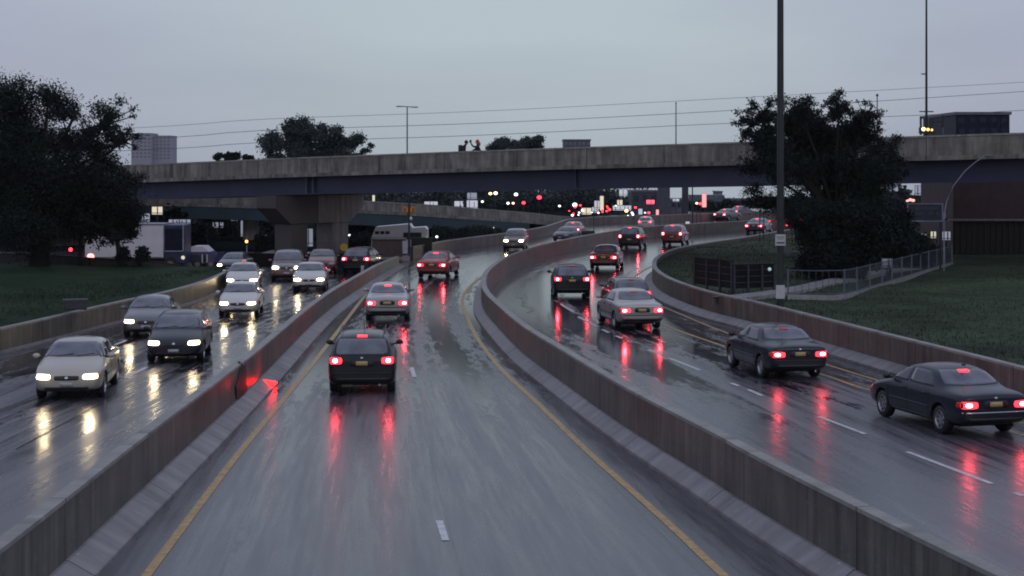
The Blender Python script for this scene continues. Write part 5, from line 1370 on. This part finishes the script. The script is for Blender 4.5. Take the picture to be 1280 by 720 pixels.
# distant ridges of buildings seen under the bridge on the right
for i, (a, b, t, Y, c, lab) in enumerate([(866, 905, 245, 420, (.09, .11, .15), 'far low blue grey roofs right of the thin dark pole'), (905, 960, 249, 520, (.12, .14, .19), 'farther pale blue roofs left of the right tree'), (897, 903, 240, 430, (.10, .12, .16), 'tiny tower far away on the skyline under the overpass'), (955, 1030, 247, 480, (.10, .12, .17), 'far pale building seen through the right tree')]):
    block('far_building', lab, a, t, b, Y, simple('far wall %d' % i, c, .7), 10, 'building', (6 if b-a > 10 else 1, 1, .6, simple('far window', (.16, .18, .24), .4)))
PANELS = [
 (530.5, 252, 547, 257.5, 200, 'w', 'low white lit panel above the ramp, left of three'), (568, 251.5, 579, 259.5, 200, 'w', 'rounded white lit panel above the ramp, middle of three'), (583.5, 250.5, 597, 261, 200, 'w', 'square white lit panel above the ramp, right of three'),
 (584, 241, 596, 249, 205, 'd', 'dim bluish panel over the square white one'),
 (465.5, 244, 468.5, 253.5, 190, 'y', 'narrow bright warm lamp panel above the ramp right of the pier'), (446, 249.5, 453, 253, 190, 'w', 'small white panel on the ramp edge next to the pier'),
 (301, 276, 309.5, 297, 150, 'd', 'tall pale lit window above the short amber signal'), (266, 278, 279, 284.5, 150, 'd', 'pale tilted lit panel above the van'), (211, 274.5, 238, 279.5, 104, 'd', 'pale lit strip just above the truck cab'), (190, 258.5, 203, 268, 108, 'y', 'warm lit rectangle right of the big tree'), (176, 267, 187, 277, 112, 'd', 'dull square panel over the box truck'),
 (234, 269, 257.5, 273, 150, 'd', 'thin pale slot of light under the ramp left of the van'), (289, 271, 296.5, 276, 150, 'd', 'tiny pale window left of the tall lit window'), (249, 286, 253.5, 296, 150, 'd', 'small blurred window over the van, left one'), (256, 286, 260, 293, 150, 'd', 'small blurred window over the van, right one'),
 (740, 259, 748, 266, 208, 'w', 'white lit booth left on the forecourt'), (750, 245, 754.5, 263, 209, 'y', 'tall bright white forecourt sign'), (743, 251, 749.5, 261, 207, 'w', 'stepped white panel beside the tall forecourt sign'), (727, 260, 739, 268, 206, 'y', 'warm lit row of small signs on the forecourt'),
 (766, 257, 789, 263, 206, 'w', 'wide white lit canopy of the right forecourt'), (771.5, 250, 778, 258, 207, 'y', 'warm white gable over the wide canopy'), (774, 237, 784, 245, 215, 'w', 'added pale glowing square for the sky gap high over the canopy'),  # the pale square is a glowing panel added in place of sky
 (808, 250, 818, 255, 203, 'r', 'red lit shop sign on a dark mast'), (820, 262, 823.5, 273, 202, 'p', 'slim pink lit strip left of the wide pylon'), (798, 261, 803, 268, 203, 'w', 'small pale sign left of the red shop sign'),
 (841, 248.5, 849, 252, 200, 'w', 'small pale sign between the pylons'), (877.5, 242, 883, 259, 230, 'p', 'tall pink lit hoarding right of the thin pole'), (814, 236, 823, 247, 240, 'w', 'added pale glowing patch for the sky gap left of the wide pylon'),  # the pale patch by the pylon is added glow standing in for sky
 (857, 277, 862, 284.5, 185, 'w', 'white marker panel at the foot of the thin dark pole'), (1144, 232, 1152, 244, 130, 'd', 'dim bluish window above the dark sign board'), (1107, 231, 1114, 238, 130, 'd', 'pale window right of the tree, left of a pair'), (1117, 231, 1122.5, 239, 130, 'd', 'pale window right of the tree, right of a pair'), (383, 286, 391, 308, 122, 'd', 'pale shutter seen between the pier columns')]
pm = {'w': M['white_lit'], 'y': M['warm_lit'], 'd': lamp_mat('dim pale panel', (.75, .80, 1.), .26), 'r': lamp_mat('red sign', (1., .10, .16), 2.2), 'p': M['lamppink']}
for a, t, b, bt, Y, k, lab in PANELS: lit_panel(a, t, b, bt, Y, pm[k], lab, zg=-.03)
LAMPS = [(613, 242, 190, 'a', .16, 'amber street light, left of a close pair above the ramp'), (619.5, 241.5, 190, 'ap', .20, 'pinkish amber street light, right of a close pair above the ramp'), (645, 243, 190, 'w', .20, 'round bright white lamp above the ramp'), (603, 252, 190, 'g', .13, 'greenish white lamp above the ramp by the square panel'), (635, 254, 190, 'g', .15, 'white lamp low above the ramp, left of a pinkish one'), (641.5, 254, 190, 'ap', .13, 'pinkish lamp low above the ramp, right of a white one'),
 (654.5, 253.5, 185, 'r', .18, 'red signal low above the ramp'), (674, 246.8, 178, 'r', .22, 'red signal on the dark post by the ramp end'), (718.5, 256, 200, 'w', .26, 'brightest white yard lamp right of the ramp end'), (728, 263, 205, 'w', .14, 'white light on the forecourt edge'), (762, 262, 200, 'r', .15, 'red tail lamp on the forecourt'), (783, 263.5, 200, 'a', .18, 'amber light below the wide canopy'), (790, 266, 200, 'w', .13, 'white light right of the wide canopy'), (748, 266, 198, 'w', .11, 'small white light between the forecourts'), (785, 270, 198, 'w', .12, 'low white light under the wide canopy'),
 (811, 266, 200, 'r', .15, 'pink red light below the red shop sign'), (803.5, 271.5, 198, 'w', .12, 'small white light below the red shop sign'), (871, 254, 190, 'ap', .13, 'pinkish light right of the thin pole, left of a red one'), (875.5, 254.5, 190, 'r', .16, 'red light beside the pink hoarding'), (911.5, 258, 260, 'r', .2, 'far red light on the rise, left of two'), (915, 261, 260, 'r', .18, 'far red light on the rise, right of two'), (893, 270, 210, 'a', .14, 'warm light over the far grey car'), (877, 269, 210, 'w', .12, 'dull white light near the thin pole foot'),
 (950, 252.5, 120, 'r', .09, 'red lamp in the left part of the right tree'), (955, 249, 120, 'w', .07, 'white lamp in the left part of the right tree'), (976, 256.5, 120, 'w', .07, 'white lamp seen through the tree beside the tall pole'), (995, 263, 120, 'r', .08, 'upper red lamp glowing through the right tree'), (1001, 273, 112, 'r', .11, 'orange red lamp glowing through the right tree'), (1015.5, 269.5, 112, 'r', .13, 'largest red lamp glowing through the right tree'), (990.5, 278, 112, 'r', .07, 'small red lamp low in the right tree'),
 (113.5, 320.5, 86.3, 'r2', .16, 'large hot red lamp on the left bank under the big tree'), (170, 259.5, 100, 'w', .07, 'cold white lamp at the right edge of the big tree'), (328, 298, 130, 'w', .09, 'small white light left of the pier, upper'), (333, 294, 130, 'w', .07, 'smaller white light left of the pier'), (430, 290, 128, 'w', .07, 'small white light right of the pier'), (437, 294.5, 128, 'w', .11, 'pale round lamp right of the pier'), (546, 296, 135, 'g', .10, 'pale globe lamp right of the bus'), (596, 293, 138, 'g', .10, 'dull globe lamp left of the bright headlights')]
lm = {'a': M['lampamber'], 'ap': lamp_mat('pink amber lamp', (1., .60, .42), 4.), 'w': lamp_mat('far white lamp', (.9, .96, 1.), 2.6), 'g': lamp_mat('green white lamp', (.85, 1., .85), 2.5), 'r': M['lampred'], 'r2': lamp_mat('hot red lamp', (1., .10, .08), 14.)}
for px, py, Y, k, r, lab in LAMPS:
    X, _, Z = P(px, py, Y)
    e = pole('far_lamp', lab, X, Y+.1, -.03 if Y > 95 else .85, Z, .035, M['darkmetal'], 'lamp')
    MB().sphere((0, -.12, Z-e.location.z), r, (1.1, .7, .9)).build('lamp', lm[k], e)
rq = random.Random(21)
for i in range(26):
    red = i % 2 == 0
    px = rq.uniform(696, 822) if i < 20 else rq.uniform(958, 1020); py = rq.uniform(256, 272) if i < 20 else rq.uniform(252, 282)
    Y = rq.uniform(192, 204) if i < 20 else rq.uniform(104, 118); r = rq.uniform(.07, .15) if i < 20 else rq.uniform(.04, .08)
    X, _, Z = P(px, py, Y)
    where_ = 'in the far cluster below the overpass' if i < 20 else 'showing through the right tree'
    e = pole('far_lamp', 'tiny %s light %s' % ('red' if red else 'white', where_), X, Y+.1, -.03, Z, .02, M['darkmetal'], 'lamp', group='tiny %s lights %s' % ('red' if red else 'white', where_))
    MB().sphere((0, -.12, Z+.03), r, (1.1, .7, .8)).build('lamp', M['lampred'] if red else lamp_mat('far white lamp', (.9, .96, 1.), 2.6), e)
# light squiggle sculpture right of the ramp shade
Yq = 139.; q = [P(a, b, Yq) for a, b in ((617, 284), (618, 288), (620, 290.5), (619, 293), (622, 295))]
e = empty('lit_tree_sign', (q[0][0], Yq, 0), label='small crooked warm light strip below the ramp, left of the bright headlights', cat='light')
m = MB(); m.tube([(a-q[0][0], 0, c) for a, b, c in q], [.05, .06, .08, .08, .14], 6); m.build('light_strip', lamp_mat('pale warm strip', (1., .9, .6), 1.1), e)
m = MB(); m.tube([(.1, .1, 0), (.1, .1, q[1][2])], .04, 6); m.build('post', M['darkmetal'], e)
# dark slab object with post near the ramp end
X_, Y_ = G(734, 299); 
e = empty('traffic_barrier', (X_, Y_, 0), label='small dark slab barrier with a thin post beyond the ramp end', cat='barrier')
MB().box((0, 0, .55), (1.3, .4, .35), bev=.05).build('slab', M['darkmetal'], e)
for s in (-.5, .5): MB().box((s, 0, .2), (.1, .3, .4)).build('leg', M['darkmetal'], e)
m = MB(); m.tube([(.55, .1, .0), (.55, .1, 2.4)], .03, 6); m.build('post', M['darkmetal'], e)

# litter box on the left bank
X_, Y_ = G(94, 385, 1.0)
e = empty('drain_box', (X_, Y_, .95), R(15), label='small dark utility box lying in the left grass bank', cat='box')
MB().box((0, 0, .16), (.8, .5, .32), bev=.04).build('body', simple('dark utility box', (.03, .035, .045), .4), e)
MB().box((0, 0, .34), (.86, .56, .05), bev=.01).build('lid', simple('dark lid', (.06, .07, .09), .3), e)

# shrubs by the truck
for i, (px, py, r, Y, lab) in enumerate([(155, 322, 8, 85.4, 'dark pointed shrub in front of the box truck, left of two'), (177, 322, 9, 85.2, 'dark rounded shrub in front of the box truck, right of two')]):
    tree('shrub', lab, (P(px, 0, Y)[0], Y, .9), lobes_px([(px, py, r, 1.6, .3), (px, py-r*.9, r*.6, 1.6, .2), (px, py+r*.8, r, 1.4, .3)], Y), M['leaf_dark'], 2600, .07, .05, 'shrub', clump=.35, seed=200+i)

# ------------------------------------------------------------------ power lines
for k, (pts, lab) in enumerate([([(-60, 171), (212, 157.5), (329, 149), (600, 139), (880, 124.5), (1240, 105), (1340, 99)], 'highest and faintest of the three power lines across the sky'),
             ([(-60, 184), (212, 172), (329, 163), (600, 154), (880, 140), (1240, 117), (1340, 110)], 'middle of the three power lines across the sky'),
             ([(-60, 196), (212, 186), (329, 178), (600, 169), (880, 155.5), (1240, 140), (1340, 134)], 'lowest of the three power lines across the sky')]):
    Yw = 175.
    c = catmull([P(a, b, Yw)[::2] for a, b in pts], 3.)
    e0 = c[0]
    m = MB(); m.tube([(x-e0[0], 0, z) for x, z in c], .026 if k else .02, 5)
    o = m.build('power_line', simple('cable', (.09, .10, .13), .5)); o.location = (e0[0], Yw, 0); tag(o, lab, 'cable')

# ------------------------------------------------------------------ air, sky, sun, camera
w = bpy.data.worlds.new('World'); sc.world = w; w.use_nodes = True
nt = w.node_tree; bg = nt.nodes['Background']
sky = N(nt, 'ShaderNodeTexSky', sky_type='NISHITA', sun_disc=False, sun_elevation=R(9), sun_rotation=R(200), altitude=100, air_density=1.0, dust_density=3.0, ozone_density=3.0)
tc = N(nt, 'ShaderNodeTexCoord')
mp = N(nt, 'ShaderNodeMapping'); mp.inputs['Scale'].default_value = (1, 1, 5); L(nt, tc.outputs['Generated'], mp.inputs['Vector'])
cn = N(nt, 'ShaderNodeTexNoise', i_Scale=1.6, i_Detail=6., i_Roughness=.5); L(nt, mp.outputs['Vector'], cn.inputs['Vector'])
cr = ramp(nt, [(.34, (.84, .84, .88)), (.66, (1.12, 1.12, 1.08))]); L(nt, cn.outputs['Fac'], cr.inputs['Fac'])
sz = N(nt, 'ShaderNodeSeparateXYZ'); L(nt, tc.outputs['Generated'], sz.inputs[0])
ov = ramp(nt, [(0., (3.6, 4.12, 4.55)), (.12, (3.45, 3.95, 4.5)), (.45, (3.5, 4.0, 4.9)), (1., (3.5, 4.0, 4.95))]); L(nt, sz.outputs[2], ov.inputs['Fac'])
mm = N(nt, 'ShaderNodeMix', data_type='RGBA', blend_type='MULTIPLY', i_0=1.); L(nt, ov.outputs['Color'], mm.inputs[6]); L(nt, cr.outputs['Color'], mm.inputs[7])
mx = N(nt, 'ShaderNodeMix', data_type='RGBA', i_0=.90); L(nt, sky.outputs['Color'], mx.inputs[6]); ax = N(nt, 'ShaderNodeMath', operation='ABSOLUTE'); L(nt, sz.outputs[0], ax.inputs[0])
lv = N(nt, 'ShaderNodeMapRange', interpolation_type='SMOOTHSTEP'); L(nt, ax.outputs[0], lv.inputs[0]); lv.inputs[1].default_value = .04; lv.inputs[2].default_value = .34
ml = N(nt, 'ShaderNodeMix', data_type='RGBA', blend_type='MULTIPLY'); L(nt, lv.outputs[0], ml.inputs[0]); L(nt, mm.outputs[2], ml.inputs[6]); ml.inputs[7].default_value = (.87, .81, .93, 1)
L(nt, ml.outputs[2], mx.inputs[7])
L(nt, mx.outputs[2], bg.inputs['Color']); bg.inputs['Strength'].default_value = .127
sd = bpy.data.lights.new('sun', 'SUN'); sd.energy = .25; sd.angle = R(25); sd.color = (1., .95, .92)
so = bpy.data.objects.new('sun', sd); COL.objects.link(so)
so.rotation_euler = (R(62), 0, R(30))

hz = MB().box((0, 770, 2.), (2100, 1700, 50)).build('haze', bpy.data.materials.new('haze')); tag(hz, 'thin grey blue evening haze filling the whole scene', None, kind='stuff')
hm = hz.data.materials[0]; hm.use_nodes = True; hn = hm.node_tree; hn.nodes.clear()
ho = N(hn, 'ShaderNodeOutputMaterial'); pv = N(hn, 'ShaderNodeVolumePrincipled'); pv.inputs['Color'].default_value = (.80, .84, .95, 1); pv.inputs['Density'].default_value = .0001; pv.inputs['Anisotropy'].default_value = .3
L(hn, pv.outputs['Volume'], ho.inputs['Volume'])
cam = bpy.data.cameras.new('camera'); co = bpy.data.objects.new('camera', cam); COL.objects.link(co)
co.location = (0, 0, HC); co.rotation_euler = (R(90), 0, 0)
cam.sensor_width = 36; cam.lens = F/1280*36; cam.shift_y = (HZ-360)/1280.; cam.clip_start = .5; cam.clip_end = 9000
sc.camera = co
sc.view_settings.view_transform = 'Standard'; sc.view_settings.look = 'None'; sc.view_settings.exposure = 0.; sc.view_settings.gamma = 1.
sc.cycles.use_denoising = True; sc.cycles.filter_width = 1.9
sc.cycles.sample_clamp_indirect = 6.; sc.cycles.sample_clamp_direct = 0.
sc.cycles.max_bounces = 5; sc.cycles.diffuse_bounces = 2; sc.cycles.glossy_bounces = 3; sc.cycles.use_light_tree = True
sc.cycles.caustics_reflective = False; sc.cycles.caustics_refractive = False
